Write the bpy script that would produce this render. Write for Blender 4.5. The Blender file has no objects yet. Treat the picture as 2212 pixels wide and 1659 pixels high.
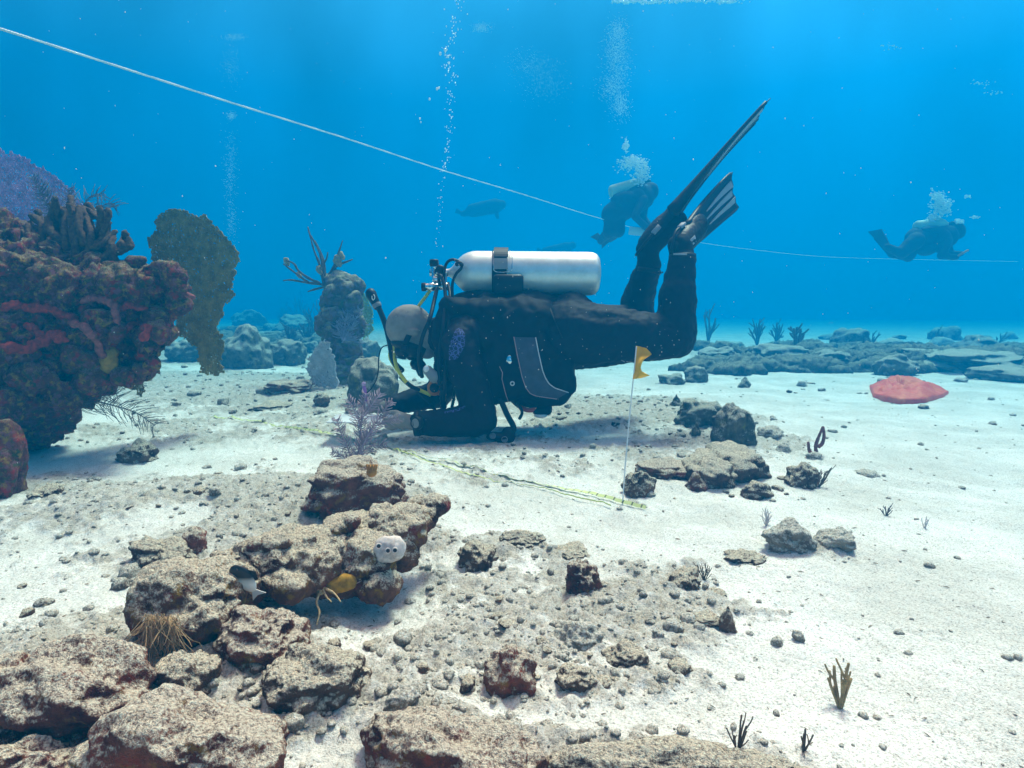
import bpy, math, random
import numpy as np
from mathutils import Vector, Matrix
from mathutils.bvhtree import BVHTree

S = bpy.context.scene
COL = S.collection
R = math.radians

# ------------------------------------------------------------------ camera
F = 1366.0                      # focal length in units of a 2212 x 1659 picture
CX, CY, HOR = 1106.0, 829.5, 672.0
H = 0.55                        # the camera's height over the sand
TH = math.atan((CY - HOR) / F)
FWD = np.array([0, math.cos(TH), -math.sin(TH)])
UPV = np.array([0, math.sin(TH), math.cos(TH)])
RGT = np.array([1.0, 0, 0])
CAM = np.array([0, 0, H])
cd = bpy.data.cameras.new('camera')
cam = bpy.data.objects.new('camera', cd)
COL.objects.link(cam)
cam.location = CAM
cam.rotation_euler = (math.pi / 2 - TH, 0, 0)
cd.sensor_width = 36
cd.lens = 36 * F / 2212
cd.clip_start = 0.02
cd.clip_end = 400
S.camera = cam

# ------------------------------------------------------------------ world, sun, exposure
SUN_EL, SUN_ROT = R(64), R(28)       # the sun stands high, a little beyond the diver
w = bpy.data.worlds.new('World'); S.world = w; w.use_nodes = True
nt = w.node_tree; nt.nodes.clear()
def N(t, kind, **kw):
    n = t.nodes.new(kind)
    for k, v in kw.items():
        if k in n.inputs: n.inputs[k].default_value = v
        else: setattr(n, k, v)
    return n
sky = N(nt, 'ShaderNodeTexSky', sky_type='NISHITA', sun_disc=False, sun_elevation=SUN_EL, sun_rotation=SUN_ROT)
tc = N(nt, 'ShaderNodeTexCoord')
sep = N(nt, 'ShaderNodeSeparateXYZ'); nt.links.new(tc.outputs['Generated'], sep.inputs[0])
deep = N(nt, 'ShaderNodeValToRGB')      # the open water round the place, by height over the horizon
mr = N(nt, 'ShaderNodeMapRange'); mr.inputs['From Min'].default_value = -0.2; mr.inputs['From Max'].default_value = 0.6
nt.links.new(sep.outputs['Z'], mr.inputs['Value']); nt.links.new(mr.outputs[0], deep.inputs[0])
cr = deep.color_ramp
cr.elements[0].position = 0.0; cr.elements[0].color = (0.0, 0.30, 0.55, 1)
cr.elements[1].position = 1.0; cr.elements[1].color = (0.30, 0.75, 1.05, 1)
e = cr.elements.new(0.30); e.color = (0.0, 0.24, 0.62, 1)
e = cr.elements.new(0.62); e.color = (0.01, 0.34, 0.80, 1)
e = cr.elements.new(0.80); e.color = (0.12, 0.52, 0.98, 1)
tint = N(nt, 'ShaderNodeMix', data_type='RGBA', blend_type='MULTIPLY')
tint.inputs['Factor'].default_value = 1
nt.links.new(sky.outputs[0], tint.inputs[6]); tint.inputs[7].default_value = (6.8, 1.75, 0.82, 1)
win = N(nt, 'ShaderNodeMapRange', interpolation_type='SMOOTHSTEP'); win.inputs['From Min'].default_value = 0.50; win.inputs['From Max'].default_value = 0.80
nt.links.new(sep.outputs['Z'], win.inputs['Value'])
mx = N(nt, 'ShaderNodeMix', data_type='RGBA')
nt.links.new(win.outputs[0], mx.inputs['Factor'])
dk = N(nt, 'ShaderNodeMix', data_type='RGBA', blend_type='MULTIPLY'); dk.inputs['Factor'].default_value = 1
nt.links.new(deep.outputs[0], dk.inputs[6]); dk.inputs[7].default_value = (5.0, 4.9, 5.1, 1)
nt.links.new(dk.outputs[2], mx.inputs[6]); nt.links.new(tint.outputs[2], mx.inputs[7])
azm = N(nt, 'ShaderNodeMapRange'); azm.inputs['From Min'].default_value = -0.8; azm.inputs['From Max'].default_value = 0.8; azm.inputs['To Min'].default_value = 0.60; azm.inputs['To Max'].default_value = 1.22
nt.links.new(sep.outputs['X'], azm.inputs['Value']); az2 = N(nt, 'ShaderNodeVectorMath', operation='SCALE'); nt.links.new(dk.outputs[2], az2.inputs[0]); nt.links.new(azm.outputs[0], az2.inputs['Scale'])
# soft uneven brightness where light comes down from the waves
wn = N(nt, 'ShaderNodeTexNoise', Scale=2.6, Detail=3.0, Roughness=0.5); wmp = N(nt, 'ShaderNodeMapping'); wmp.inputs['Scale'].default_value = (1.6, 1.6, 0.7)
nt.links.new(tc.outputs['Generated'], wmp.inputs[0]); nt.links.new(wmp.outputs[0], wn.inputs['Vector'])
wr = N(nt, 'ShaderNodeMapRange'); wr.inputs['From Min'].default_value = 0.35; wr.inputs['From Max'].default_value = 0.68; wr.inputs['To Min'].default_value = 0.72; wr.inputs['To Max'].default_value = 1.45
nt.links.new(wn.outputs[0], wr.inputs['Value']); az3 = N(nt, 'ShaderNodeVectorMath', operation='SCALE'); nt.links.new(az2.outputs[0], az3.inputs[0]); nt.links.new(wr.outputs[0], az3.inputs['Scale'])
nt.links.new(az3.outputs[0], mx.inputs[6])
bg = N(nt, 'ShaderNodeBackground', Strength=0.10)
nt.links.new(mx.outputs[2], bg.inputs['Color'])
wo = N(nt, 'ShaderNodeOutputWorld'); nt.links.new(bg.outputs[0], wo.inputs['Surface'])

sl = bpy.data.lights.new('sun', 'SUN'); so = bpy.data.objects.new('sun', sl); COL.objects.link(so)
sl.energy = 5.0; sl.angle = R(14); sl.color = (1.0, 0.70, 0.58)
sd = Vector((math.sin(SUN_ROT) * math.cos(SUN_EL), math.cos(SUN_ROT) * math.cos(SUN_EL), math.sin(SUN_EL)))
so.rotation_euler = sd.to_track_quat('Z', 'Y').to_euler()
so.location = (0, 0, 6)
S.view_settings.view_transform = 'Standard'
S.view_settings.look = 'None'
S.view_settings.gamma = 1
S.view_settings.exposure = 0.92
S.view_settings.use_curve_mapping = False
S.render.engine = 'CYCLES'
cy = S.cycles
cy.use_denoising = True
try: cy.denoiser = 'OPENIMAGEDENOISE'
except Exception: pass
cy.max_bounces = 6; cy.diffuse_bounces = 3; cy.glossy_bounces = 2; cy.transmission_bounces = 4
cy.volume_bounces = 2; cy.transparent_max_bounces = 6
cy.caustics_reflective = False; cy.caustics_refractive = False

# ------------------------------------------------------------------ picture-to-place helpers
def P(px, py, d):
    return CAM + d * (FWD + (px - CX) / F * RGT + (CY - py) / F * UPV)
def dep(py, z=0.0):
    """distance along the view at which picture row py meets height z"""
    v = FWD[2] + (CY - py) / F * UPV[2]
    return (z - H) / v
def G(px, py, z=0.0):
    return P(px, py, dep(py, z))

# ------------------------------------------------------------------ noise
_rs = np.random.RandomState(7)
_PERM = _rs.permutation(4096)
_GR = _rs.normal(size=(4096, 3)); _GR /= np.linalg.norm(_GR, axis=1)[:, None]
def _hash(i, j, k):
    return _PERM[(_PERM[(_PERM[i & 4095] + j) & 4095] + k) & 4095]
def noise(p):
    p = np.asarray(p, float)
    i = np.floor(p).astype(np.int64); f = p - i
    u = f * f * f * (f * (f * 6 - 15) + 10)
    out = np.zeros(len(p))
    for a in (0, 1):
        wa = u[:, 0] if a else 1 - u[:, 0]
        for b in (0, 1):
            wb = u[:, 1] if b else 1 - u[:, 1]
            for c in (0, 1):
                wc = u[:, 2] if c else 1 - u[:, 2]
                g = _GR[_hash(i[:, 0] + a, i[:, 1] + b, i[:, 2] + c)]
                dt = g[:, 0] * (f[:, 0] - a) + g[:, 1] * (f[:, 1] - b) + g[:, 2] * (f[:, 2] - c)
                out += wa * wb * wc * dt
    return out * 1.6
def fbm(p, octv=4, lac=2.07, gain=0.5):
    p = np.asarray(p, float); s = np.zeros(len(p)); a = 1.0
    for o in range(octv):
        s += a * noise(p + 17.3 * o); p = p * lac; a *= gain
    return s
def billow(p, octv=3, gain=0.5):
    p = np.asarray(p, float); s = np.zeros(len(p)); a = 1.0
    for o in range(octv):
        s += a * (1 - 2 * np.abs(noise(p + 9.1 * o))); p = p * 2.1; a *= gain
    return s
def sm(x, a, b):
    t = np.clip((x - a) / (b - a), 0, 1); return t * t * (3 - 2 * t)

# ------------------------------------------------------------------ materials
def ramp(t, stops):
    n = t.nodes.new('ShaderNodeValToRGB'); c = n.color_ramp
    c.elements[0].position = stops[0][0]; c.elements[0].color = (*stops[0][1], 1)
    c.elements[1].position = stops[-1][0]; c.elements[1].color = (*stops[-1][1], 1)
    for p, col in stops[1:-1]:
        c.elements.new(p).color = (*col, 1)
    return n
def mat(name, col, rough=0.8, metal=0.0, spec=0.3, var=0.0, scale=40, bump=0.0, bscale=None, col2=None, sheen=0, bdist=0.004):
    m = bpy.data.materials.new(name); m.use_nodes = True; t = m.node_tree
    b = t.nodes['Principled BSDF']
    b.inputs['Roughness'].default_value = rough; b.inputs['Metallic'].default_value = metal
    b.inputs['Specular IOR Level'].default_value = spec
    b.inputs['Base Color'].default_value = (*col, 1)
    b.inputs['Sheen Weight'].default_value = sheen
    tcn = t.nodes.new('ShaderNodeTexCoord')
    if var or col2:
        n = N(t, 'ShaderNodeTexNoise', Scale=scale, Detail=6.0, Roughness=0.65)
        t.links.new(tcn.outputs['Object'], n.inputs['Vector'])
        c2 = col2 or tuple(c * (1 - var) for c in col)
        c1 = col if col2 else tuple(min(1, c * (1 + var)) for c in col)
        r = ramp(t, [(0.35, c2), (0.65, c1)])
        t.links.new(n.outputs[0], r.inputs[0]); t.links.new(r.outputs[0], b.inputs['Base Color'])
    if bump:
        n = N(t, 'ShaderNodeTexNoise', Scale=bscale or scale * 3, Detail=5.0, Roughness=0.7)
        t.links.new(tcn.outputs['Object'], n.inputs['Vector'])
        bp = N(t, 'ShaderNodeBump', Strength=bump, Distance=bdist)
        t.links.new(n.outputs[0], bp.inputs['Height']); t.links.new(bp.outputs[0], b.inputs['Normal'])
    return m

def rockmat(name, dust=(0.66, 0.57, 0.45), base=(0.15, 0.085, 0.055), dark=(0.04, 0.014, 0.012), accent=None, dustlo=0.28, dusthi=0.72, acc_amt=0.62, grain=1.0, asc=1.5):
    """encrusted reef rock: sand settled on what faces up, growth on the rest"""
    m = bpy.data.materials.new(name); m.use_nodes = True; t = m.node_tree; L = t.links
    b = t.nodes['Principled BSDF']; b.inputs['Roughness'].default_value = 0.95; b.inputs['Specular IOR Level'].default_value = 0.1
    g = t.nodes.new('ShaderNodeNewGeometry'); sp = t.nodes.new('ShaderNodeSeparateXYZ'); L.new(g.outputs['Normal'], sp.inputs[0])
    pos = g.outputs['Position']
    n1 = N(t, 'ShaderNodeTexNoise', Scale=14.0, Detail=8.0, Roughness=0.7); L.new(pos, n1.inputs['Vector'])
    n2 = N(t, 'ShaderNodeTexNoise', Scale=230.0 * grain, Detail=3.0, Roughness=0.8); L.new(pos, n2.inputs['Vector'])
    n3 = N(t, 'ShaderNodeTexNoise', Scale=7.0, Detail=5.0, Roughness=0.6); L.new(pos, n3.inputs['Vector'])
    r1 = ramp(t, [(0.36, dark), (0.52, base), (0.68, tuple(min(1, c * 1.9) for c in base))]); L.new(n1.outputs[0], r1.inputs[0])
    last = r1.outputs[0]
    if accent:
        for k, ac in enumerate(accent):
            nn = N(t, 'ShaderNodeTexNoise', Scale=(9.0 + 4 * k) * asc, Detail=6.0, Roughness=0.68)
            mp = N(t, 'ShaderNodeMapping'); mp.inputs['Location'].default_value = (3.7 * k, 1.3 * k, 5.1)
            L.new(pos, mp.inputs[0]); L.new(mp.outputs[0], nn.inputs['Vector'])
            rr = N(t, 'ShaderNodeMapRange'); rr.inputs['From Min'].default_value = acc_amt - 0.05; rr.inputs['From Max'].default_value = acc_amt + 0.04
            L.new(nn.outputs[0], rr.inputs['Value'])
            mm = N(t, 'ShaderNodeMix', data_type='RGBA'); L.new(rr.outputs[0], mm.inputs['Factor']); L.new(last, mm.inputs[6]); mm.inputs[7].default_value = (*ac, 1)
            last = mm.outputs[2]
    # dust factor = up-facing + noise
    a1 = N(t, 'ShaderNodeMath', operation='MULTIPLY_ADD'); L.new(n1.outputs[0], a1.inputs[0]); a1.inputs[1].default_value = 1.1; a1.inputs[2].default_value = -0.55
    a2 = N(t, 'ShaderNodeMath', operation='ADD'); L.new(sp.outputs['Z'], a2.inputs[0]); L.new(a1.outputs[0], a2.inputs[1])
    a3 = N(t, 'ShaderNodeMath', operation='MULTIPLY_ADD'); L.new(n2.outputs[0], a3.inputs[0]); a3.inputs[1].default_value = 1.6; a3.inputs[2].default_value = -0.8
    a4 = N(t, 'ShaderNodeMath', operation='ADD'); L.new(a2.outputs[0], a4.inputs[0]); L.new(a3.outputs[0], a4.inputs[1])
    dm = N(t, 'ShaderNodeMapRange'); dm.inputs['From Min'].default_value = dustlo; dm.inputs['From Max'].default_value = dusthi; L.new(a4.outputs[0], dm.inputs['Value'])
    r2 = ramp(t, [(0.36, tuple(c * 0.30 for c in dust)), (0.46, tuple(c * .85 for c in dust)), (0.54, tuple(c * 1.1 for c in dust)), (0.66, tuple(min(0.85, c * 1.5) for c in dust))]); L.new(n2.outputs[0], r2.inputs[0])
    mm = N(t, 'ShaderNodeMix', data_type='RGBA'); L.new(dm.outputs[0], mm.inputs['Factor']); L.new(last, mm.inputs[6]); L.new(r2.outputs[0], mm.inputs[7])
    L.new(mm.outputs[2], b.inputs['Base Color'])
    ad = N(t, 'ShaderNodeMath', operation='MULTIPLY_ADD'); L.new(n1.outputs[0], ad.inputs[0]); ad.inputs[1].default_value = 2.0; L.new(n2.outputs[0], ad.inputs[2])
    bp = N(t, 'ShaderNodeBump', Strength=1.0, Distance=0.009); L.new(ad.outputs[0], bp.inputs['Height']); L.new(bp.outputs[0], b.inputs['Normal'])
    return m

# ------------------------------------------------------------------ objects
WL = {}
def setp(o, label=None, cat=None, group=None, kind=None):
    if label: o['label'] = label
    if cat: o['category'] = cat
    if group: o['group'] = group
    if kind: o['kind'] = kind
    return o
def thing(name, label, cat, loc, group=None):
    o = bpy.data.objects.new(name, None); COL.objects.link(o); o.empty_display_size = 0.05
    o.location = loc; WL[o.name] = np.array(loc, float)
    return setp(o, label, cat, group)
def make_mesh(name, v, f, m, smooth=True, midx=None):
    me = bpy.data.meshes.new(name)
    v = np.ascontiguousarray(v, dtype=np.float32)
    if isinstance(f, np.ndarray):
        nf, k = f.shape
        me.vertices.add(len(v)); me.vertices.foreach_set('co', v.ravel())
        me.loops.add(nf * k); me.loops.foreach_set('vertex_index', f.astype(np.int32).ravel())
        me.polygons.add(nf); me.polygons.foreach_set('loop_start', (np.arange(nf) * k).astype(np.int32))
        me.update(calc_edges=True); me.validate()
    else:
        me.from_pydata([tuple(map(float, q)) for q in v], [], [tuple(map(int, q)) for q in f]); me.update()
    for mm in (m if isinstance(m, (list, tuple)) else [m]): me.materials.append(mm)
    if midx is not None: me.polygons.foreach_set('material_index', np.asarray(midx, dtype=np.int32))
    if smooth: me.polygons.foreach_set('use_smooth', [True] * len(me.polygons))
    return me
def part(name, vf, m, parent=None, smooth=True, loc=None, midx=None, **kw):
    v, f = vf; v = np.asarray(v, float)
    if parent is not None:
        base = WL[parent.name]
    else:
        if loc is None:
            loc = np.array([(v[:, 0].min() + v[:, 0].max()) / 2, (v[:, 1].min() + v[:, 1].max()) / 2, v[:, 2].min()])
        base = np.array(loc, float)
    me = make_mesh(name, v - base, f, m, smooth, midx)
    o = bpy.data.objects.new(name, me); COL.objects.link(o)
    if parent is not None: o.parent = parent
    else: o.location = base
    WL[o.name] = base
    return setp(o, **kw)

_ICO = {}
def ico(sub):
    if sub not in _ICO:
        import bmesh
        bm = bmesh.new(); bmesh.ops.create_icosphere(bm, subdivisions=sub, radius=1.0)
        bm.verts.ensure_lookup_table()
        _ICO[sub] = (np.array([q.co[:] for q in bm.verts]), np.array([[q.index for q in fc.verts] for fc in bm.faces])); bm.free()
    return _ICO[sub]
def join(lst):
    vs, fs, n = [], [], 0
    tri = all(isinstance(f, np.ndarray) for _, f in lst) and len({f.shape[1] for _, f in lst}) == 1
    for v, f in lst:
        vs.append(np.asarray(v, float))
        if tri: fs.append(f + n)
        else: fs += [tuple(int(i) + n for i in q) for q in f]
        n += len(v)
    return np.concatenate(vs), (np.concatenate(fs) if tri else fs)
def rotm(ax, ang):
    return np.array(Matrix.Rotation(ang, 3, Vector(ax)))
def euler(x, y, z):
    from mathutils import Euler
    return np.array(Euler((x, y, z)).to_matrix())
def frame_from(d):
    d = np.asarray(d, float); d = d / np.linalg.norm(d)
    a = np.array([0, 0, 1.0]) if abs(d[2]) < 0.9 else np.array([1.0, 0, 0])
    x = np.cross(a, d); x /= np.linalg.norm(x); y = np.cross(d, x)
    return x, y, d
def ell(c, r, rot=None, sub=3):
    v, f = ico(sub); v = v * np.asarray(r)
    if rot is not None: v = v @ np.asarray(rot).T
    return v + np.asarray(c), f
def tube(pts, rad, sides=6, caps=True):
    """a round tube along a line, as quads"""
    p = np.asarray(pts, float); n = len(p)
    rad = np.full(n, rad, float) if np.isscalar(rad) else np.asarray(rad, float)
    t = np.gradient(p, axis=0); t /= (np.linalg.norm(t, axis=1)[:, None] + 1e-12)
    x, y, _ = frame_from(t[0]); vs = []
    an = np.linspace(0, 2 * math.pi, sides, endpoint=False)
    for i in range(n):
        x = x - t[i] * np.dot(x, t[i]); x /= (np.linalg.norm(x) + 1e-12); y = np.cross(t[i], x)
        vs.append(p[i] + rad[i] * (np.cos(an)[:, None] * x + np.sin(an)[:, None] * y))
    v = np.concatenate(vs); k = np.arange(sides); k2 = (k + 1) % sides; fs = []
    for i in range(n - 1):
        fs.append(np.stack([i * sides + k, i * sides + k2, (i + 1) * sides + k2, (i + 1) * sides + k], 1))
    if caps:
        v = np.concatenate([v, p[:1] - t[:1] * rad[0] * 0.6, p[-1:] + t[-1:] * rad[-1] * 0.6])
        a, b = n * sides, n * sides + 1
        fs.append(np.stack([np.full(sides, a), k2, k, k], 1)); fs.append(np.stack([np.full(sides, b), (n - 1) * sides + k, (n - 1) * sides + k2, (n - 1) * sides + k2], 1))
        q = np.concatenate(fs)
        return v, q
    return v, np.concatenate(fs)
def clean(vf):
    """quads with a repeated corner become triangles"""
    v, f = vf
    return v, [tuple(dict.fromkeys(int(i) for i in q)) for q in f]
def spline(pts, n=24):
    """smooth line through points"""
    p = np.asarray(pts, float)
    q = np.concatenate([[2 * p[0] - p[1]], p, [2 * p[-1] - p[-2]]]); out = []
    m = len(p) - 1; per = max(2, n // m)
    for i in range(m):
        a, b, c, d = q[i:i + 4]
        for s in np.linspace(0, 1, per, endpoint=False):
            out.append(0.5 * ((2 * b) + (-a + c) * s + (2 * a - 5 * b + 4 * c - d) * s * s + (-a + 3 * b - 3 * c + d) * s ** 3))
    out.append(p[-1]); return np.array(out)
def lathe(profile, a, axis, sides=32):
    """profile: (distance along axis, radius)"""
    x, y, d = frame_from(axis); a = np.asarray(a, float)
    an = np.linspace(0, 2 * math.pi, sides, endpoint=False); vs = []
    for s, r in profile: vs.append(a + d * s + r * (np.cos(an)[:, None] * x + np.sin(an)[:, None] * y))
    v = np.concatenate(vs); k = np.arange(sides); k2 = (k + 1) % sides
    f = [np.stack([i * sides + k, i * sides + k2, (i + 1) * sides + k2, (i + 1) * sides + k], 1) for i in range(len(profile) - 1)]
    return v, np.concatenate(f)
def box(c, s, rot=None, bev=0.15):
    """a box with softened edges"""
    c = np.asarray(c, float); h = np.asarray(s, float) / 2; b = min(h) * bev
    vs = []
    for z in (-h[2], -h[2] + b, h[2] - b, h[2]):
        k = b if abs(z) == h[2] else 0
        hx, hy = h[0] - k, h[1] - k
        for sx, sy in ((1, 1), (-1, 1), (-1, -1), (1, -1)):
            o = [(hx - b, hy), (hx, hy - b)]
            if sx * sy > 0: o = o[::-1]
            for ox, oy in o: vs.append((sx * ox, sy * oy, z))
    v = np.array(vs); f = []
    for l in range(3):
        for i in range(8): f.append((l * 8 + i, l * 8 + (i + 1) % 8, (l + 1) * 8 + (i + 1) % 8, (l + 1) * 8 + i))
    f.append(tuple(range(7, -1, -1))); f.append(tuple(range(24, 32)))
    if rot is not None: v = v @ np.asarray(rot).T
    return v + c, f
def capsule(a, b, ra, rb, n=14):
    a = np.asarray(a, float); b = np.asarray(b, float); L = np.linalg.norm(b - a)
    prof = [(-ra * math.cos(t), ra * math.sin(t)) for t in np.linspace(0.02, math.pi / 2, 5)]
    prof += [(L + rb * math.sin(t), rb * math.cos(t)) for t in np.linspace(0, math.pi / 2 - 0.02, 5)]
    v, f = lathe(prof, a, b - a, n)
    v = np.concatenate([v, [v[:n].mean(0)], [v[-n:].mean(0)]]); k = np.arange(n); k2 = (k + 1) % n
    m = len(v) - 2; l0 = (len(prof) - 1) * n
    f = np.concatenate([f, np.stack([np.full(n, m), k2, k, k], 1), np.stack([np.full(n, m + 1), l0 + k, l0 + k2, l0 + k2], 1)])
    return v, f
def union(prims, voxel=0.008, smooth=4, disp=None, deci=None):
    """one closed skin round overlapping solids"""
    v, f = join([clean(q) for q in prims])
    me = make_mesh('tmp', v, f, mat_tmp, False)
    o = bpy.data.objects.new('tmp', me); COL.objects.link(o)
    r = o.modifiers.new('r', 'REMESH'); r.mode = 'VOXEL'; r.voxel_size = voxel
    if smooth:
        s = o.modifiers.new('s', 'SMOOTH'); s.factor = 0.5; s.iterations = smooth
    dg = bpy.context.evaluated_depsgraph_get(); ev = o.evaluated_get(dg); em = ev.to_mesh()
    nv = len(em.vertices); vv = np.empty(nv * 3, np.float32); em.vertices.foreach_get('co', vv); vv = vv.reshape(-1, 3).astype(float)
    nn = np.empty(nv * 3, np.float32); em.vertices.foreach_get('normal', nn); nn = nn.reshape(-1, 3)
    k = {len(p.vertices) for p in em.polygons}
    if k == {4}:
        ff = np.empty(len(em.polygons) * 4, np.int32); em.loops.foreach_get('vertex_index', ff); ff = ff.reshape(-1, 4)
    else: ff = [tuple(p.vertices) for p in em.polygons]
    ev.to_mesh_clear(); bpy.data.objects.remove(o); bpy.data.meshes.remove(me)
    if disp is not None: vv = vv + nn * disp(vv, nn)[:, None]
    return vv, ff
mat_tmp = bpy.data.materials.new('tmp')
def bvh(vf):
    v, f = vf
    return BVHTree.FromPolygons([tuple(q) for q in v], [tuple(int(i) for i in q) for q in f])
# ------------------------------------------------------------------ the sea bed
# patches where rubble and bare rock rise out of the sand: (x, y, radius x, radius y, rise, rubble 0..1), from picture rows
MOUNDS = []
def mound(px, py, rx, ry, rise, rub):
    """centre by picture point, half sizes in metres"""
    c = G(px, py); MOUNDS.append((c[0], c[1], rx, ry, rise, rub))
mound(560, 1085, .52, .20, .022, 1.15)
mound(640, 1130, .22, .10, .012, 1.2)
mound(560, 930, .8, .4, .01, .7)
mound(100, 1060, .4, .2, .01, .6)    # dark rubble tongue left of the block
mound(300, 1110, .35, .16, .012, .7)
mound(120, 1130, .30, .22, .02, .75)
mound(1010, 1195, .22, .10, .02, .9)     # ledge right of the log
mound(1230, 1260, .34, .13, .010, .8)
mound(1330, 1340, .26, .12, .010, .9)
mound(1080, 1400, .20, .10, .012, .9)
mound(1280, 1450, .20, .08, .008, .8)
mound(640, 1200, .45, .16, .015, .75)
mound(500, 1380, .40, .14, .010, .7)
mound(200, 1500, .45, .14, .03, 1.1)
mound(400, 1600, .35, .10, .02, 1.1)
mound(1000, 1620, .30, .07, .022, .95)
mound(1400, 1630, .30, .06, .012, .7)
mound(1150, 1010, .9, .30, .015, .62)
mound(1300, 890, .66, .60, .030, 1.25)    # grey hump behind the diver
mound(1420, 905, .5, .45, .030, 1.15)
mound(1450, 1000, .40, .25, .015, .8)
mound(1560, 960, .35, .30, .02, 1.0)
mound(1750, 1170, .22, .16, .012, .55)
mound(700, 860, 1.1, .7, .05, 1.05)
mound(400, 830, 1.3, .8, .04, 1.0)
mound(820, 930, .7, .3, .02, .6)
mound(250, 780, 2.2, 1.3, .05, 1.0)
mound(1050, 960, .6, .25, .012, .6)
mound(600, 740, 6, 3.2, .06, .85)
mound(950, 720, 5, 4, .03, .6)
mound(1800, 772, 2.6, .7, .05, .95)
mound(2150, 790, 1.6, .7, .05, .95)
def ground_h(x, y):
    """height and rubble share at places on the sea bed"""
    x = np.asarray(x, float); y = np.asarray(y, float); z0 = np.zeros_like(x)
    h = 0.020 * fbm(np.stack([x * .7, y * .7, z0 + 3], 1), 2)
    rub = np.zeros_like(x)
    wx = x + .10 * noise(np.stack([x * 3, y * 3, z0 + 8], 1)); wy = y + .10 * noise(np.stack([x * 3, y * 3, z0 + 31], 1))
    for mx_, my, rx, ry, rise, rb in MOUNDS:
        k = ((wx - mx_) / rx) ** 2 + ((wy - my) / ry) ** 2
        g = np.exp(-k * 1.1); h = h + rise * g; rub = np.maximum(rub, rb * np.exp(-k * k * .5))
    far = sm(np.hypot(x, y), 5, 9)
    h = h * (1 + far)
    ed = noise(np.stack([x * 5, y * 5, z0 + 50], 1)) * .35 + noise(np.stack([x * 14, y * 14, z0 + 5], 1)) * .30
    left = sm(-x, -1.1, 1.6) * .18
    ed = ed + .22 * noise(np.stack([x * 40, y * 40, z0 + 77], 1)) * (1 - sm(np.hypot(x, y), 3, 6))
    rub = sm(rub + ed + left, .42, .92)
    return h, rub
def ground_detail(x, y, rub):
    z0 = np.zeros_like(x); r = np.hypot(x, y)
    a = billow(np.stack([x * 16, y * 16, z0 + 2], 1), 3, .55)
    near = 1 - sm(r, 3.5, 7)
    d = rub * (.008 * a + .006 * noise(np.stack([x * 45, y * 45, z0], 1)))
    d2 = (.0035 * noise(np.stack([x * 28, y * 20, z0 + 4], 1)) + .0022 * noise(np.stack([x * 85, y * 85, z0 + 9], 1)) * near
          + .010 * noise(np.stack([x * 6, y * 4, z0 + 14], 1))
          + (1 - rub) * sm(x, -.3, .8) * .0035 * np.sin(34 * (y * .9 + x * .35) + 5 * noise(np.stack([x * 2.2, y * 2.2, z0 + 61], 1))) * sm(noise(np.stack([x * 1.3, y * 1.3, z0 + 71], 1)), -.3, .4))
    d3 = near * (.2 + .8 * rub) * .0030 * noise(np.stack([x * 170, y * 170, z0 + 9], 1))
    return d + d2 + d3
def gz(x, y):
    h, r = ground_h(np.array([x]), np.array([y]))
    return float(h[0] + ground_detail(np.array([x]), np.array([y]), r)[0])
def onground(px, py):
    """the point of the bumpy sea bed seen at a picture point"""
    z = 0.0
    for _ in range(6):
        p = G(px, py, z); z = 0.5 * z + 0.5 * gz(p[0], p[1])
    return np.array([p[0], p[1], gz(p[0], p[1])])
_dense = np.radians(np.linspace(-58, 58, 900)); _rest = np.radians(np.linspace(58, 302, 90))[1:-1]
ang = np.concatenate([_dense, _rest]); na = len(ang)
rr = [0.02, .2, .35, .45]
while rr[-1] < 48:
    q = rr[-1]; rr.append(q * (1.0042 if q < 2.6 else 1.008 if q < 7 else 1.03))
rr = np.array(rr); nr = len(rr)
gx = (rr[:, None] * np.sin(ang)[None]).ravel(); gy = (rr[:, None] * np.cos(ang)[None]).ravel()
hh, rub = ground_h(gx, gy); hh = hh + ground_detail(gx, gy, rub)
gv = np.stack([gx, gy, hh], 1)
ii = (np.arange(nr - 1)[:, None] * na); jj = np.arange(na)[None]; j2 = (jj + 1) % na
gf = np.stack([(ii + jj).ravel(), (ii + j2).ravel(), (ii + na + j2).ravel(), (ii + na + jj).ravel()], 1)[:, ::-1]
sm_ = bpy.data.materials.new('seabed'); sm_.use_nodes = True; t = sm_.node_tree; L = t.links
b = t.nodes['Principled BSDF']; b.inputs['Roughness'].default_value = 0.95; b.inputs['Specular IOR Level'].default_value = 0.1
g = t.nodes.new('ShaderNodeNewGeometry'); pos = g.outputs['Position']
at = N(t, 'ShaderNodeAttribute', attribute_name='rubble')
n1 = N(t, 'ShaderNodeTexNoise', Scale=260.0, Detail=3.0, Roughness=0.8); L.new(pos, n1.inputs['Vector'])
n2 = N(t, 'ShaderNodeTexNoise', Scale=30.0, Detail=7.0, Roughness=0.7); L.new(pos, n2.inputs['Vector'])
n3 = N(t, 'ShaderNodeTexNoise', Scale=3.0, Detail=6.0, Roughness=0.6); L.new(pos, n3.inputs['Vector'])
sand = ramp(t, [(0.33, (0.26, 0.25, 0.23)), (0.42, (0.66, 0.64, 0.60)), (0.50, (0.84, 0.825, 0.79)), (0.68, (0.92, 0.91, 0.88))]); L.new(n1.outputs[0], sand.inputs[0])
silt = ramp(t, [(0.40, (0.80, 0.80, 0.78)), (0.62, (1, 1, 1))]); L.new(n3.outputs[0], silt.inputs[0])
ms = N(t, 'ShaderNodeMix', data_type='RGBA', blend_type='MULTIPLY'); ms.inputs['Factor'].default_value = 1; L.new(sand.outputs[0], ms.inputs[6]); L.new(silt.outputs[0], ms.inputs[7])
rk = ramp(t, [(0.34, (0.045, 0.035, 0.028)), (0.44, (0.16, 0.13, 0.10)), (0.53, (0.34, 0.30, 0.235)), (0.64, (0.66, 0.61, 0.52))]); 
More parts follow.
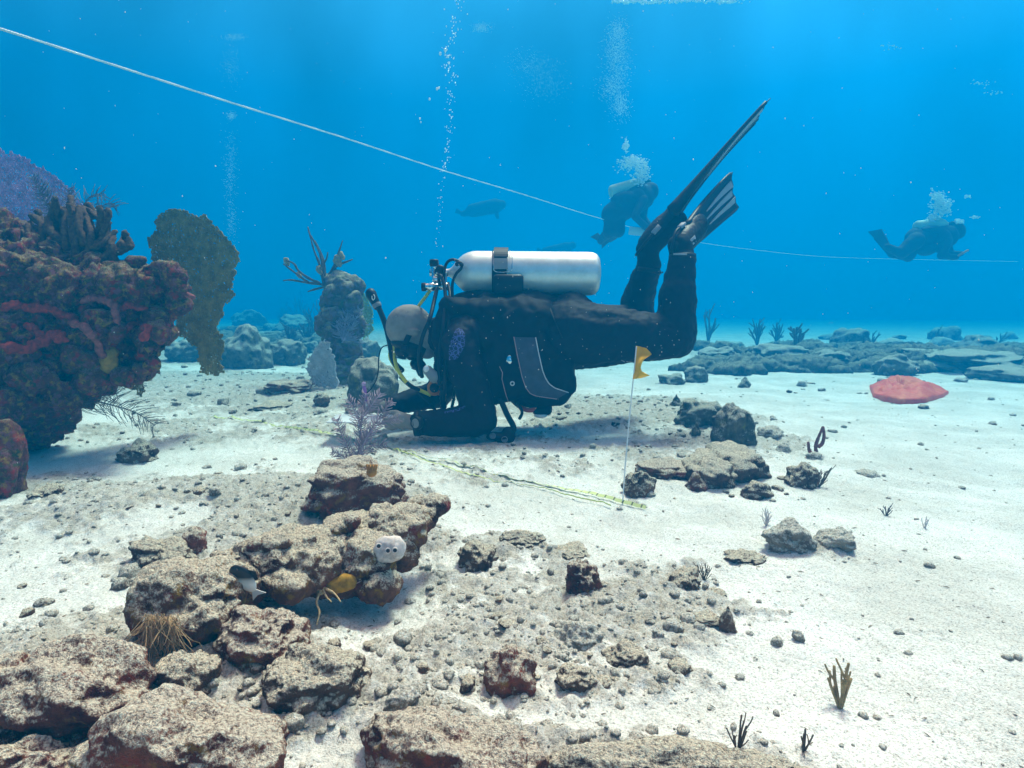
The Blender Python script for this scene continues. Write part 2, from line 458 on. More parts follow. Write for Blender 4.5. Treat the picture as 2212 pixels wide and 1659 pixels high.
mxn = N(t, 'ShaderNodeMath', operation='MULTIPLY_ADD'); L.new(n1.outputs[0], mxn.inputs[0]); mxn.inputs[1].default_value = .5
hf = N(t, 'ShaderNodeMath', operation='MULTIPLY'); L.new(n2.outputs[0], hf.inputs[0]); hf.inputs[1].default_value = .5; L.new(hf.outputs[0], mxn.inputs[2])
L.new(mxn.outputs[0], rk.inputs[0])
fa = N(t, 'ShaderNodeMath', operation='MULTIPLY_ADD'); L.new(n2.outputs[0], fa.inputs[0]); fa.inputs[1].default_value = 3.0; fa.inputs[2].default_value = -1.5
fb = N(t, 'ShaderNodeMath', operation='ADD'); L.new(fa.outputs[0], fb.inputs[0]); L.new(at.outputs['Fac'], fb.inputs[1])
fc = N(t, 'ShaderNodeMapRange'); fc.inputs['From Min'].default_value = .38; fc.inputs['From Max'].default_value = 1.45; L.new(fb.outputs[0], fc.inputs['Value'])
mm = N(t, 'ShaderNodeMix', data_type='RGBA'); L.new(fc.outputs[0], mm.inputs['Factor']); L.new(ms.outputs[2], mm.inputs[6]); L.new(rk.outputs[0], mm.inputs[7])
L.new(mm.outputs[2], b.inputs['Base Color'])
ba = N(t, 'ShaderNodeMath', operation='MULTIPLY_ADD'); L.new(n2.outputs[0], ba.inputs[0]); ba.inputs[1].default_value = 2.5; L.new(n1.outputs[0], ba.inputs[2])
bp = N(t, 'ShaderNodeBump', Strength=0.8, Distance=0.0045); L.new(ba.outputs[0], bp.inputs['Height']); L.new(bp.outputs[0], b.inputs['Normal'])
me = make_mesh('seabed', gv, gf, sm_, True)
atr = me.attributes.new('rubble', 'FLOAT', 'POINT'); atr.data.foreach_set('value', rub.astype(np.float32))
so_ = bpy.data.objects.new('seabed', me); COL.objects.link(so_); setp(so_, 'pale sandy sea bed with patches of grey brown rubble', None, None, 'structure')

# ------------------------------------------------------------------ the water's own haze
hz_m = bpy.data.materials.new('water_haze'); hz_m.use_nodes = True; t = hz_m.node_tree; t.nodes.clear()
pv = N(t, 'ShaderNodeVolumePrincipled'); pv.inputs['Color'].default_value = (0.0, 0.125, 0.27, 1)
pv.inputs['Absorption Color'].default_value = (0.0, 0.38, 0.55, 1); pv.inputs['Density'].default_value = 0.20; pv.inputs['Anisotropy'].default_value = 0.45
om = N(t, 'ShaderNodeOutputMaterial'); t.links.new(pv.outputs[0], om.inputs['Volume'])
hb = box((0, 0, 1.35), (110, 110, 4.7), None, 0.001)
ho = part('haze', hb, hz_m, None, smooth=False, label='blue water haze all round the divers', kind='stuff')
# ------------------------------------------------------------------ stones and rock
M_rock = rockmat('dusted_rock')
M_rock_red = rockmat('maroon_rock', dust=(0.66, 0.56, 0.45), base=(0.18, 0.06, 0.035), dark=(0.06, 0.012, 0.010), accent=[(0.28, 0.05, 0.025), (0.30, 0.16, 0.03)], acc_amt=.60, dustlo=.32, dusthi=.85, asc=2.2)
M_rock_grey = rockmat('grey_rock', dust=(0.54, 0.52, 0.43), base=(0.13, 0.12, 0.09), dark=(0.05, 0.045, 0.035), accent=[(0.22, 0.20, 0.05), (0.16, 0.13, 0.12)], acc_amt=.62)
M_reef = rockmat('encrusted_reef', dust=(0.30, 0.27, 0.17), base=(0.13, 0.045, 0.032), dark=(0.035, 0.008, 0.010), accent=[(0.36, 0.025, 0.022), (0.36, 0.21, 0.03), (0.07, 0.085, 0.03), (0.24, 0.09, 0.12)], acc_amt=.57, dustlo=.50, dusthi=1.25, asc=2.6)
M_debris = mat('debris', (0.22, 0.17, 0.12), .9, var=.6, scale=12)
M_pebble = rockmat('pebbles', dust=(0.68, 0.63, 0.54), base=(0.32, 0.27, 0.21), dark=(0.14, 0.10, 0.075), dustlo=-.1, dusthi=.6)

def rock_vf(size, seed, shape='lump', sub=4, rough=.16, yaw=0.0, tilt=(0, 0)):
    v, f = ico(sub); v = v.copy()
    if shape in ('block', 'slab', 'spike'):
        pw = 3.2 if shape != 'spike' else 2.2
        n = (np.abs(v) ** pw).sum(1) ** (1 / pw); v = v / n[:, None]
    o = seed * 13.7
    v += v * (.30 * noise(v * 1.1 + o))[:, None]
    v += v * (rough * noise(v * 2.8 + o + 5))[:, None]
    nn = v / np.linalg.norm(v, axis=1)[:, None]
    s = np.asarray(size, float) / 2
    if shape == 'spike':
        k = np.clip(1.15 - .6 * (v[:, 2] + 1) / 2 * 1.6, .12, 2); v[:, 0] *= k; v[:, 1] *= k
    v = v * s
    v = v @ euler(tilt[0], tilt[1], yaw).T
    sc = max(size)
    v += nn * (min(sc * .06, .008) * fbm(v * (1.0 / min(max(sc * .22, .02), .07)) + o, 3, .5) * 1.1 + min(sc * .03, .003) * billow(v * (2.0 / min(max(sc * .22, .02), .06)) + o, 2, .5))[:, None]
    v += nn * (.0018 * noise(v * 150 + o))[:, None] * (1 if sub > 3 else 0)
    return v, f
def proj(v):
    r = np.asarray(v) - CAM; z = r @ FWD; return CX + F * (r @ RGT) / z, CY - F * (r @ UPV) / z
def rock(name, label, box_, hgt=None, shape='lump', m=None, seed=1, sink=.18, deep=None, sub=4, group=None, yaw=0.0, tilt=(0, 0), rough=.16, cat='rock', flat=False):
    """a rock that fills the picture box (x0, y0, x1, y1) and is bedded in the sea bed at the box's foot"""
    x0, y0, x1, y1 = box_
    foot = onground((x0 + x1) / 2, y1 - (y1 - y0) * .12); d = (foot - CAM) @ FWD
    wd = (x1 - x0) * d / F; ph = math.atan2((y1 - HOR), F); Hm = (y1 - y0) * d / F
    dp = deep if deep else min(wd * .75, Hm * .55 / max(.05, math.sin(ph)))
    if shape == 'slab' and not deep: dp = min(.95 * wd, .62 * Hm / max(.08, math.sin(ph)))
    ht = max((.42 if shape == 'slab' else .25) * Hm, (Hm - dp * .8 * math.sin(ph)) / math.cos(ph)); ce = foot + np.array([0, dp * .4, 0])
    for it in range(4):
        v, f = rock_vf((wd, dp, ht * 1.35), seed, shape, sub if it == 3 else 3, rough, yaw, tilt)
        gzz = gz(ce[0], ce[1]); v[:, 2] += ht * .65 - v[:, 2].max() + ht * .35; vv = v + np.array([ce[0], ce[1], gzz]); vis = vv[vv[:, 2] > gzz - .002]
        X, Y = proj(vis)
        if it < 3:
            e_top, e_bot = y0 - Y.min(), y1 - Y.max(); wd *= (x1 - x0) / (X.max() - X.min()); ce[0] += ((x0 + x1) / 2 - (X.max() + X.min()) / 2) * d / F
            ce[1] -= .6 * e_bot * d / F / max(.12, math.sin(ph)) ; ht = max((.42 if shape == 'slab' else .22) * Hm, ht - .8 * (e_top - e_bot) * d / F)
            ce[1] = min(max(ce[1], foot[1] - .3 * dp), foot[1] + 1.2 * dp)
    loc = np.array([ce[0], ce[1], gzz])
    return part(name, (vv, f), m or M_rock, None, True, loc=loc, label=label, cat=cat, group=group)

G1 = 'loose rocks on the sea bed'
ROCKS = [
 # left middle
 ('rock', 'lumpy pale brown rock alone on smooth sand below the thin feathery plume', (258, 946, 350, 996), None, 'lump', M_rock, 3),
 ('rock', 'flat-bottomed brown rock with a dark hollow under it, left of the long coral log', (278, 1160, 422, 1226), None, 'block', M_rock, 8),
 ('rock', 'dark brown ragged rock behind the flat-bottomed brown rock', (385, 1135, 450, 1190), None, 'lump', M_rock_red, 12),
 ('rock', 'oval dusted boulder below the middle of the coral log, red patch under it', (465, 1300, 668, 1446), .10, 'lump', M_rock_red, 21),
 ('rock', 'big rounded grey-brown boulder in the lower left middle, right of the red-patched one', (538, 1386, 800, 1546), .10, 'lump', M_rock, 33),
 ('rock', 'small dusted rock tucked between the coral log and the red-patched boulder', (520, 1262, 612, 1308), None, 'lump', M_rock, 36),
 ('rock', 'small round grey rock beside the foot of the big rounded boulder', (828, 1470, 908, 1540), None, 'lump', M_pebble, 41),
 ('rock', 'large rough brown rock filling the bottom left of the sea bed', (160, 1468, 622, 1730), .13, 'lump', M_rock_red, 52),
 ('rock', 'wide lumpy brown rock behind the large bottom left rock', (-20, 1372, 330, 1590), .10, 'lump', M_rock_red, 57),
 ('rock', 'rough rock cut by the lower left picture corner', (-150, 1400, 110, 1610), .10, 'lump', M_rock_red, 59),
 ('rock', 'brown rock filling the very corner of the picture at lower left', (-120, 1590, 230, 1750), .10, 'lump', M_rock_red, 61),
 ('rock', 'crumbly pale brown rock between the wide lumpy rock and the red-patched boulder', (330, 1400, 480, 1500), .10, 'lump', M_rock, 62),
 ('rock', 'long low brown rock along the bottom edge, mustard and dark underneath', (780, 1528, 1180, 1730), .085, 'lump', M_rock_red, 63),
 ('rock', 'low sand covered rock at the bottom edge behind the two dark twigs', (1130, 1588, 1760, 1720), .03, 'lump', M_rock, 66),
 ('rock', 'square dark brown rock with a sandy lid in the rubble right of the coral log', (1220, 1205, 1298, 1282), None, 'block', M_rock_red, 71),
 ('rock', 'flat rock chip just behind the square dark brown rock', (1196, 1168, 1275, 1212), None, 'slab', M_rock, 74),
 ('rock', 'dark ledge rock at the end of the grey shelf right of the white sponge', (990, 1160, 1075, 1225), None, 'slab', M_rock, 77),
 ('rock', 'long thin rock chip pointing right from the grey shelf', (1080, 1150, 1180, 1184), None, 'slab', M_rock, 78),
 ('rock', 'knobbly cluster stone in the middle of the rubble', (1190, 1330, 1300, 1400), None, 'lump', M_pebble, 81),
 ('rock', 'dark stone diagonal below the knobbly cluster stone', (1295, 1375, 1400, 1440), None, 'lump', M_rock, 84),
 ('rock', 'brownish stone heap with rosy tint at the bottom middle', (1045, 1390, 1160, 1500), .035, 'lump', M_rock_red, 86),
 ('rock', 'dark flat stone right of the rosy stone heap', (1200, 1430, 1290, 1490), None, 'lump', M_rock, 88),
 ('rock', 'small upright pointed brown stone on open sand', (1552, 1308, 1590, 1368), None, 'spike', M_rock, 91),
 ('rock', 'dark pebbly stone lying left of the upright pointed stone', (1480, 1315, 1560, 1345), None, 'slab', M_rock, 92),
 ('rock', 'flat lens-shaped stone with a shadowed lip on open sand', (1565, 1185, 1660, 1224), None, 'slab', M_rock, 94),
 ('rock', 'pale speckled rock beside the little green twig', (1440, 1222, 1512, 1278), None, 'lump', M_rock, 96),
 ('rock', 'small dark wedge under the little green twig', (1532, 1265, 1576, 1295), None, 'slab', M_rock, 98),
 ('rock', 'pale crumbly rock patch with a faint bush at its left end', (1645, 1118, 1760, 1188), None, 'lump', M_pebble, 99),
 ('rock', 'low pinkish rubble stone right of the pale crumbly patch', (1755, 1140, 1850, 1190), None, 'lump', M_pebble, 103),
 ('rock', 'tiny round grey stone, upper of two on the open sand', (1710, 1360, 1738, 1388), None, 'lump', M_pebble, 104),
 ('rock', 'tiny grey stone, lower of two on the open sand', (1664, 1374, 1692, 1398), None, 'lump', M_pebble, 105),
 # around the flag
 ('rock', 'largest squarish dark rock right of the flag pole with a sandy top', (1535, 872, 1630, 965), .14, 'block', M_rock_grey, 111),
 ('rock', 'sloping rock joined to the left of the largest squarish rock', (1455, 865, 1560, 925), .09, 'block', M_rock_grey, 113),
 ('rock', 'small pointed dark stone at the left tip of the rock group behind the flag', (1448, 854, 1478, 878), None, 'spike', M_rock_grey, 115),
 ('rock', 'little upright stone post in front of the largest squarish rock', (1494, 915, 1514, 945), None, 'spike', M_rock_grey, 116),
 ('rock', 'long sloping slab rock below the largest squarish rock', (1490, 950, 1660, 1035), .06, 'slab', M_rock, 118),
 ('rock', 'dark-lipped slab rock reaching out of the hump beside the flag wire', (1370, 985, 1500, 1030), .045, 'slab', M_rock_red, 121),
 ('rock', 'ridge-shaped rock with a dark front at the lower edge of the slab group', (1470, 985, 1590, 1055), .045, 'slab', M_rock, 123),
 ('rock', 'sharp brown fragment below the dark-lipped slab', (1480, 1015, 1530, 1060), None, 'spike', M_rock_red, 124),
 ('rock', 'crumbly rock right behind the foot of the flag wire', (1345, 1015, 1420, 1070), None, 'lump', M_rock, 127),
 ('rock', 'pale low rock at the right foot of the slab group', (1600, 1035, 1670, 1076), None, 'lump', M_rock, 129),
 ('rock', 'domed brown rock with a small spiky bush on its right flank', (1694, 996, 1770, 1058), None, 'lump', M_rock, 131),
 ('rock', 'smooth oval stone right of the largest squarish rock', (1634, 918, 1692, 946), None, 'lump', M_pebble, 133),
 ('rock', 'small round stone at left of the red forked finger coral', (1678, 960, 1712, 978), None, 'lump', M_pebble, 134),
 ('rock', 'round stone at the foot of the red forked finger coral', (1738, 972, 1776, 992), None, 'lump', M_pebble, 135),
 ('rock', 'flat grey stone lying on the clear sand below the red bag', (1845, 1012, 1900, 1030), None, 'slab', M_pebble, 137),
 ('rock', 'upright grey stone on the bright sand left of the red bag', (1594, 815, 1622, 838), None, 'spike', M_rock_grey, 138),
 ('rock', 'rounded grey rock on bright sand right under the diver\'s knee', (1478, 790, 1530, 828), None, 'lump', M_rock_grey, 139),
 ('rock', 'low round rock left of the one under the diver\'s knee', (1420, 805, 1480, 830), None, 'lump', M_rock_grey, 142),
 # left far
 ('rock', 'dusted knob of rock at the right foot of the pillar coral, by the diver\'s arm', (752, 775, 862, 872), .22, 'lump', M_rock_grey, 151),
 ('rock', 'angular pale rock leaning on the pillar coral, above the dusted knob', (750, 732, 822, 800), .30, 'block', M_rock_grey, 153),
 ('rock', 'big round encrusted boulder right of the large sea fan\'s foot', (470, 705, 590, 800), .36, 'lump', M_rock_grey, 155),
 ('rock', 'pale squarish slab rock right of the round encrusted boulder', (580, 735, 662, 792), .20, 'block', M_rock_grey, 157),
 ('rock', 'small pale angular rock left of the grey sea fan', (655, 738, 690, 765), .14, 'block', M_rock_grey, 158),
 ('rock', 'low long rock under the small hanging fan, far from the camera', (355, 735, 440, 780), .16, 'lump', M_rock_grey, 161),
 ('rock', 'rounded rock peeping out at the sea fan\'s right side', (500, 672, 580, 716), .30, 'lump', M_rock_grey, 163),
 ('rock', 'far low boulder between the fan boulder and the twiggy bushes', (590, 684, 680, 722), .26, 'lump', M_rock_grey, 164),
 ('rock', 'flat stone at the pillar coral\'s left foot', (565, 818, 690, 850), .06, 'slab', M_rock_red, 166),
 ('rock', 'round brown stone alone on the sand below the grey sea fan', (672, 850, 708, 880), None, 'lump', M_rock, 168),
 ('rock', 'thin dark stone near the start of the yellow tape', (540, 862, 640, 884), .02, 'slab', M_rock, 169),
 ('rock', 'blotchy brown rock stack cut by the left picture edge below the reef ledge', (-70, 905, 62, 1085), .30, 'lump', M_reef, 171),
 ('rock', 'flat stones beside the rock stack at the left edge', (62, 1040, 150, 1075), .03, 'slab', M_rock, 172),
 # right far reef line
 ('rock', 'large mound-shaped rock in the far right reef line', (1885, 765, 1985, 812), .34, 'lump', M_rock_grey, 181),
 ('rock', 'long sunken beam-like rock lying across the far right reef line', (1935, 752, 2240, 795), .26, 'slab', M_rock_grey, 183),
 ('rock', 'hump rock on top of the beam-like rock, far right', (2040, 728, 2150, 770), .36, 'lump', M_rock_grey, 184),
 ('rock', 'broad low rock at the right edge in front of the beam-like rock', (2080, 788, 2260, 825), .18, 'lump', M_rock_grey, 186),
 ('rock', 'flat topped rock at the left part of the far reef line', (1760, 752, 1850, 790), .24, 'slab', M_rock_grey, 188),
 ('rock', 'low rock in the reef line near the diver\'s knee', (1505, 748, 1600, 782), .2, 'lump', M_rock_grey, 189),
 ('rock', 'ragged rock in the middle of the far reef line', (1620, 742, 1745, 780), .26, 'lump', M_rock_grey, 191),
]
for q in ROCKS:
    nm, lb, bx, hg, sh, mm_, sd_ = q
    px = bx[2] - bx[0]
    dpt = None
    if sh == 'slab' and hg is None: dpt = None
    rock(nm, lb, bx, hg, sh, mm_, sd_, sub=6 if px > 180 else 5 if px > 70 else 4, sink=.3, yaw=(sd_ % 7 - 3) * .12)
rock('cannon_like_log', 'thick dark pipe-like piece sticking up to the right on the far reef line', (1790, 712, 1885, 760), .12, 'block', M_rock_grey, 195, sub=4, deep=.25, tilt=(0, -.25), cat='reef log')

# the squarish block that carries the purple plume
blk = onground(760, 1128); dblk = (blk - CAM) @ FWD
v, f = rock_vf((185 * dblk / F, .16, .125), 2.2, 'block', 6, .13, .22, (.12, .08))
v[:, 2] -= v[:, 2].min() + .012
bo = part('rock', (v + blk + np.array([0, .06, 0]), f), M_rock_red, None, True, loc=blk, label='chunky brown block with dark red undercut front, purple sea plume growing behind it', cat='rock')

# scattered stones: each its own thing, sharing shape data
rs = np.random.RandomState(11)
base_me = []
for k in range(10):
    v, f = rock_vf((1, .75 + .3 * rs.rand(), .5 + .3 * rs.rand()), 200 + k, ['lump', 'lump', 'block', 'slab'][k % 4], 3, .2)
    v[:, 2] += .12
    base_me.append(make_mesh('stone', v, f, M_pebble if k % 3 else M_rock, True))
AREAS = [((850, 1290, 1500, 1480), 50, 'small sandy stone strewn in the rubble patch right of the coral log', 'small stones strewn in the rubble patch', (12, 46)),
         ((180, 1010, 660, 1150), 22, 'small stone in the dark rubble tongue left of the block', 'small stones in the dark rubble tongue', (10, 34)),
         ((30, 1240, 420, 1470), 26, 'small pale stone on the sand left of the coral log', 'small stones left of the coral log', (10, 44)),
         ((60, 1400, 720, 1640), 36, 'stone wedged between the big lower left rocks', 'stones between the lower left rocks', (14, 80)),
         ((620, 1360, 1100, 1600), 20, 'small stone on the sand around the big rounded boulder', 'small stones around the big rounded boulder', (12, 44)),
         ((1160, 880, 1480, 1000), 24, 'small grey stone on the rubble hump under and behind the diver', 'small stones on the hump behind the diver', (8, 24)),
         ((1350, 1000, 1700, 1090), 15, 'small stone around the slab rocks by the flag', 'small stones around the slab rocks', (8, 26)),
         ((1500, 790, 2212, 870), 24, 'small grey stone on bright sand before the far reef line', 'small stones before the far reef line', (8, 30)),
         ((1700, 880, 2212, 1250), 12, 'small grey pebble on the clear sand right of the flag', 'pebbles on the clear sand', (8, 22)),
         ((300, 720, 760, 900), 34, 'small stone on the greenish sand between the reef ledge and the pillar coral', 'small stones between ledge and pillar coral', (8, 34)),
         ((480, 655, 700, 740), 14, 'far stone in the blurred reef behind the big sea fan', 'far stones behind the sea fan', (14, 40)),
         ((1500, 725, 2212, 790), 20, 'lumpy far stone in the dark reef line at right', 'stones of the far right reef line', (16, 60))]
for (x0, y0, x1, y1), n, lb, gp, (s0, s1) in AREAS:
    for k in range(n):
        px, py = x0 + rs.rand() * (x1 - x0), y0 + rs.rand() * (y1 - y0)
        p = onground(px, py); d = (p - CAM) @ FWD
        s = (s0 + (s1 - s0) * rs.rand() ** 2.2) * d / F
        pi = rs.randint(10); o = bpy.data.objects.new('stone', base_me[pi]); COL.objects.link(o)
        o.location = p - np.array([0, 0, s * .05]); o.scale = (s, s * (.8 + .4 * rs.rand()), s * (.7 + .6 * rs.rand())); o.rotation_euler = (rs.rand() * .5 - .25, rs.rand() * .5 - .25, rs.rand() * 6.3)
        u_ = (s * F / d - s0) / (s1 - s0); ad = ('tiny ' if u_ < .12 else 'larger ' if u_ > .5 else '') + ['rounded ', 'rounded ', 'blocky ', 'flattish '][pi % 4] + ('brown ' if pi % 3 == 0 else '')
        setp(o, ad + lb.replace('small ', '').replace('brownish ', ''), 'stone', gp)
# the finest rubble, one mass
vs, fs = [], []
pv_, pf_ = ico(2)
protos = []
for k in range(8):
    q = pv_ * np.array([1, .6 + .5 * rs.rand(), .45 + .4 * rs.rand()]); q = q * (1 + .35 * noise(q * 1.6 + k * 9))[:, None]; protos.append(q)
n = 17000
a_ = rs.uniform(-.92, .92, n); r_ = .7 * np.exp(rs.rand(n) * math.log(9))
x_, y_ = r_ * np.sin(a_), r_ * np.cos(a_); h_, ru = ground_h(x_, y_); keep = rs.rand(n) < (.05 + .75 * ru); x_, y_, ru, h_ = x_[keep], y_[keep], ru[keep], h_[keep]
z_ = h_ + ground_detail(x_, y_, ru)
for i in range(len(x_)):
    s = (.0018 + .0060 * rs.rand() ** 4) * (1 + .28 * math.hypot(x_[i], y_[i])); c, sn = math.cos(i), math.sin(i)
    q = protos[i % 8] * s; q = np.stack([q[:, 0] * c - q[:, 1] * sn, q[:, 0] * sn + q[:, 1] * c, q[:, 2]], 1)
    vs.append(q + np.array([x_[i], y_[i], z_[i] + s * .12])); fs.append(pf_ + i * len(pv_))
part('gravel', (np.concatenate(vs), np.concatenate(fs)), M_pebble, None, True, loc=(0, 0, 0), label='fine coral gravel strewn over the rubble patches', kind='stuff')

def reefline(label, spots, n, x0, x1, y0, y1, dlo, seed, m):
    r5 = np.random.RandomState(seed); pr = []
    for k in range(n):
        px = r5.uniform(x0, x1); py = r5.uniform(y0, y1); g_ = onground(px, py); q = r5.uniform(.03, .13) ; pr.append(ell(g_ + np.array([0, 0, q * .1]), (q * r5.uniform(1, 2.6), q * 1.2, q * r5.uniform(.4, .9)), None, 2))
    o_ = union(pr, .022, 1, lambda v, n_: .03 * billow(v * 9, 3) + .022 * noise(v * 26) + .012 * noise(v * 60))
    part('reef_rubble', o_, m, None, True, label=label, cat='reef')
M_farreef = rockmat('far_reef', dust=(0.34, 0.34, 0.26), base=(0.10, 0.08, 0.055), dark=(0.03, 0.022, 0.02), accent=[(0.08, 0.10, 0.03)], acc_amt=.6, dustlo=.35, dusthi=1.2)
reefline('dark rubble bank under the far right reef line', None, 190, 1500, 2260, 752, 808, 0, 71, M_farreef)
reefline('low hazy rubble bank behind the big sea fan and pillar coral', None, 90, 430, 760, 712, 760, 0, 72, M_farreef)

n = 1000; a_ = rs.uniform(-.95, .95, n); r_ = .75 * np.exp(rs.rand(n) * math.log(9)); x_, y_ = r_ * np.sin(a_), r_ * np.cos(a_); h_, ru = ground_h(x_, y_); z_ = h_ + ground_detail(x_, y_, ru); fl_ = []
for i in range(n):
    s = rs.uniform(.001, .0045) * (1 + .25 * r_[i]); t0 = rs.rand() * 6.28; d_ = np.array([math.cos(t0), math.sin(t0), rs.uniform(-.1, .25)]); c = np.array([x_[i], y_[i], z_[i] + .0012]); fl_.append(clean(tube(np.array([c - d_ * s, c + d_ * s * .2 + [0, 0, .0006], c + d_ * s]), [s * .12, s * .22, s * .08], 4)))
part('debris', join(fl_), M_debris, None, False, loc=(0, 0, 0), label='short dark flecks of algae and shell strewn over the sand', kind='stuff')
# ------------------------------------------------------------------ reef ledge at the left
def ellpx(px, py, rx, ry, d, dr=None, rot=0.0, sub=3):
    """solid blob by picture centre, half sizes in picture units, distance, half depth in metres"""
    s = d / F; c = P(px, py, d)
    M = euler(-TH, 0, 0) @ euler(0, rot, 0)
    return ell(c, (rx * s, dr if dr else (rx + ry) / 2 * s, ry * s), M, sub)
def rough(a=.02, sc=9, o=0.0, fine=.004):
    return lambda v, n: a * billow(v * sc + o, 3, .55) * .6 + a * .7 * noise(v * sc * .6 + o + 4) + a * .30 * noise(v * sc * 3.1 + o) + fine * noise(v * 90 + o)
D0 = 2.35
reef = [ellpx(-60, 600, 140, 85, D0 + .1, .35), ellpx(60, 605, 110, 60, D0, .22), ellpx(160, 640, 110, 58, D0, .20), ellpx(270, 632, 80, 42, D0 - .03, .13),
        ellpx(-40, 700, 130, 100, D0, .3), ellpx(90, 710, 110, 95, D0, .24), ellpx(215, 720, 85, 75, D0 + .02, .18), ellpx(300, 690, 50, 55, D0 + .04, .1),
        ellpx(270, 770, 48, 42, D0 + .05, .08), ellpx(170, 790, 75, 38, D0 + .05, .1), ellpx(20, 800, 110, 90, D0 - .02, .2), ellpx(110, 845, 62, 36, D0, .14),
        ellpx(355, 605, 27, 27, D0 - .05, .05), ellpx(330, 622, 38, 22, D0 - .05, .05), ellpx(340, 665, 30, 40, D0, .05), ellpx(355, 650, 22, 30, D0, .04),
        ellpx(60, 890, 60, 45, D0 + .08, .14), ellpx(50, 925, 38, 45, D0 + .10, .12), ellpx(95, 900, 45, 45, D0 + .12, .12),
        ellpx(-30, 520, 90, 50, D0 + .15, .2), ellpx(100, 560, 70, 35, D0 + .1, .15), ellpx(210, 590, 50, 25, D0, .08)]
r2 = np.random.RandomState(5)
for k in range(95):
    px, py = r2.uniform(-20, 330), r2.uniform(560, 880)
    if py > 800 and px > 150: continue
    if py > 600 + (350 - px) * 1.15: continue
    rr_ = r2.uniform(9, 26); reef.append(ellpx(px, py, rr_ * r2.uniform(1, 1.9), rr_, D0 - .20 + .06 * r2.rand() + (.10 if py < 620 else 0) + .0003 * px, rr_ * .0018, r2.uniform(-.9, .9), 2))
for x_, y_ in [(10, 520), (60, 548), (110, 575), (200, 590), (240, 598), (300, 600), (330, 590), (372, 590), (385, 620), (372, 640), (358, 690), (342, 712), (322, 742), (318, 770), (300, 800), (262, 815), (222, 826), (190, 830), (168, 856), (135, 872)]:
    for _ in range(3): q = r2.uniform(6, 15); reef.append(ellpx(x_ + r2.normal() * 9, y_ + r2.normal() * 9, q * 1.3, q, D0 - .03 + r2.uniform(-.1, .08), q * .0013, r2.uniform(-1, 1), 2))
vf = union(reef, .0085, 2, rough(.036, 15, 2.0, .009))
rt = thing('reef_outcrop', 'overhanging maroon and mustard encrusted reef ledge at the left edge', 'reef', P(60, 950, D0 + .1) * np.array([1, 1, 0]))
part('rock_mass', vf, M_reef, rt)
REEF_BVH = bvh(vf)
def hit(bv, px, py, back=0.0):
    """first point of a built surface met along the line of sight through a picture point"""
    d = P(px, py, 1.0) - CAM; d /= np.linalg.norm(d)
    h = bv.ray_cast(Vector(CAM), Vector(d), 60)
    if h[0] is None: return None
    return np.array(h[0]) - d * back
# red finger sponges that creep over the ledge
M_redsp = mat('red_sponge', (0.26, 0.028, 0.018), .9, var=.6, scale=60, bump=.6, bscale=160)
M_pinksp = mat('pink_sponge', (0.26, 0.075, 0.065), .9, var=.5, scale=60, bump=.6, bscale=160)
def sponge(pts, rad, label, m=M_redsp, bv=None):
    pp = []
    for x, y in pts:
        h = hit(bv or REEF_BVH, x, y, rad * .5 * D0 / F)
        pp.append(h if h is not None else P(x, y, D0 - .1))
    q = spline(pp, 60); q = q + .012 * np.stack([noise(q * 18), noise(q * 18 + 5), noise(q * 18 + 9)], 1); r_ = rad * .78 * D0 / F * (1 + .5 * noise(q * 38)); r_[:6] *= np.linspace(.3, 1, 6); r_[-6:] *= np.linspace(1, .3, 6)
    v, f = tube(q, r_, 14); c_ = v.mean(0); v = v + (.0045 * noise(v * 75))[:, None] * np.array([1, -.6, 1]) + (.0018 * noise(v * 220))[:, None] * np.array([1, -.6, 1])
    part('rope_sponge', clean((v, f)), m, None, True, loc=q[0], label=label, cat='sponge')
sponge([(0, 668), (50, 660), (110, 668), (170, 690)], 11, 'brick red rope sponge along the upper face of the reef ledge')
sponge([(0, 745), (40, 752), (85, 740), (110, 722), (150, 735)], 13, 'thick wavy red sponge low on the left of the reef ledge')
sponge([(60, 700), (80, 725), (70, 760)], 9, 'short red sponge hanging beside the thick wavy one')
sponge([(225, 640), (262, 665), (282, 655), (318, 672)], 10, 'red sponge snaking to the right tip of the reef ledge')
sponge([(150, 700), (190, 712), (215, 755), (240, 790)], 10, 'grey pink sponge running down the ledge face', M_pinksp)
sponge([(180, 655), (230, 645), (260, 700)], 9, 'dusky pink sponge under the ledge top', M_pinksp)
sponge([(275, 715), (300, 700), (322, 715), (310, 740)], 10, 'curled dark red sponge by the ledge\'s right cheek')
q = spline([P(352, 640, D0 - .02), P(385, 630, D0 - .05), (P(402, 636, D0 - .06)), P(420, 643, D0 - .06)], 16)
part('rope_sponge', clean(tube(q, np.linspace(.016, .008, len(q)), 9)), M_pinksp, None, True, loc=q[0], label='pinkish red sponge finger reaching out right in front of the big fan', cat='sponge')
q = [hit(REEF_BVH, 232, 765 + k * 12) for k in range(3)]
q = [h for h in q if h is not None]
if q: part('crust_sponge', union([ell(h, (.035, .02, .03)) for h in q], .006, 2, rough(.006, 40)), mat('mustard', (0.36, 0.20, 0.02), .85, var=.3, scale=50), None, True, label='mustard yellow sponge crust on the ledge\'s lower right', cat='sponge')

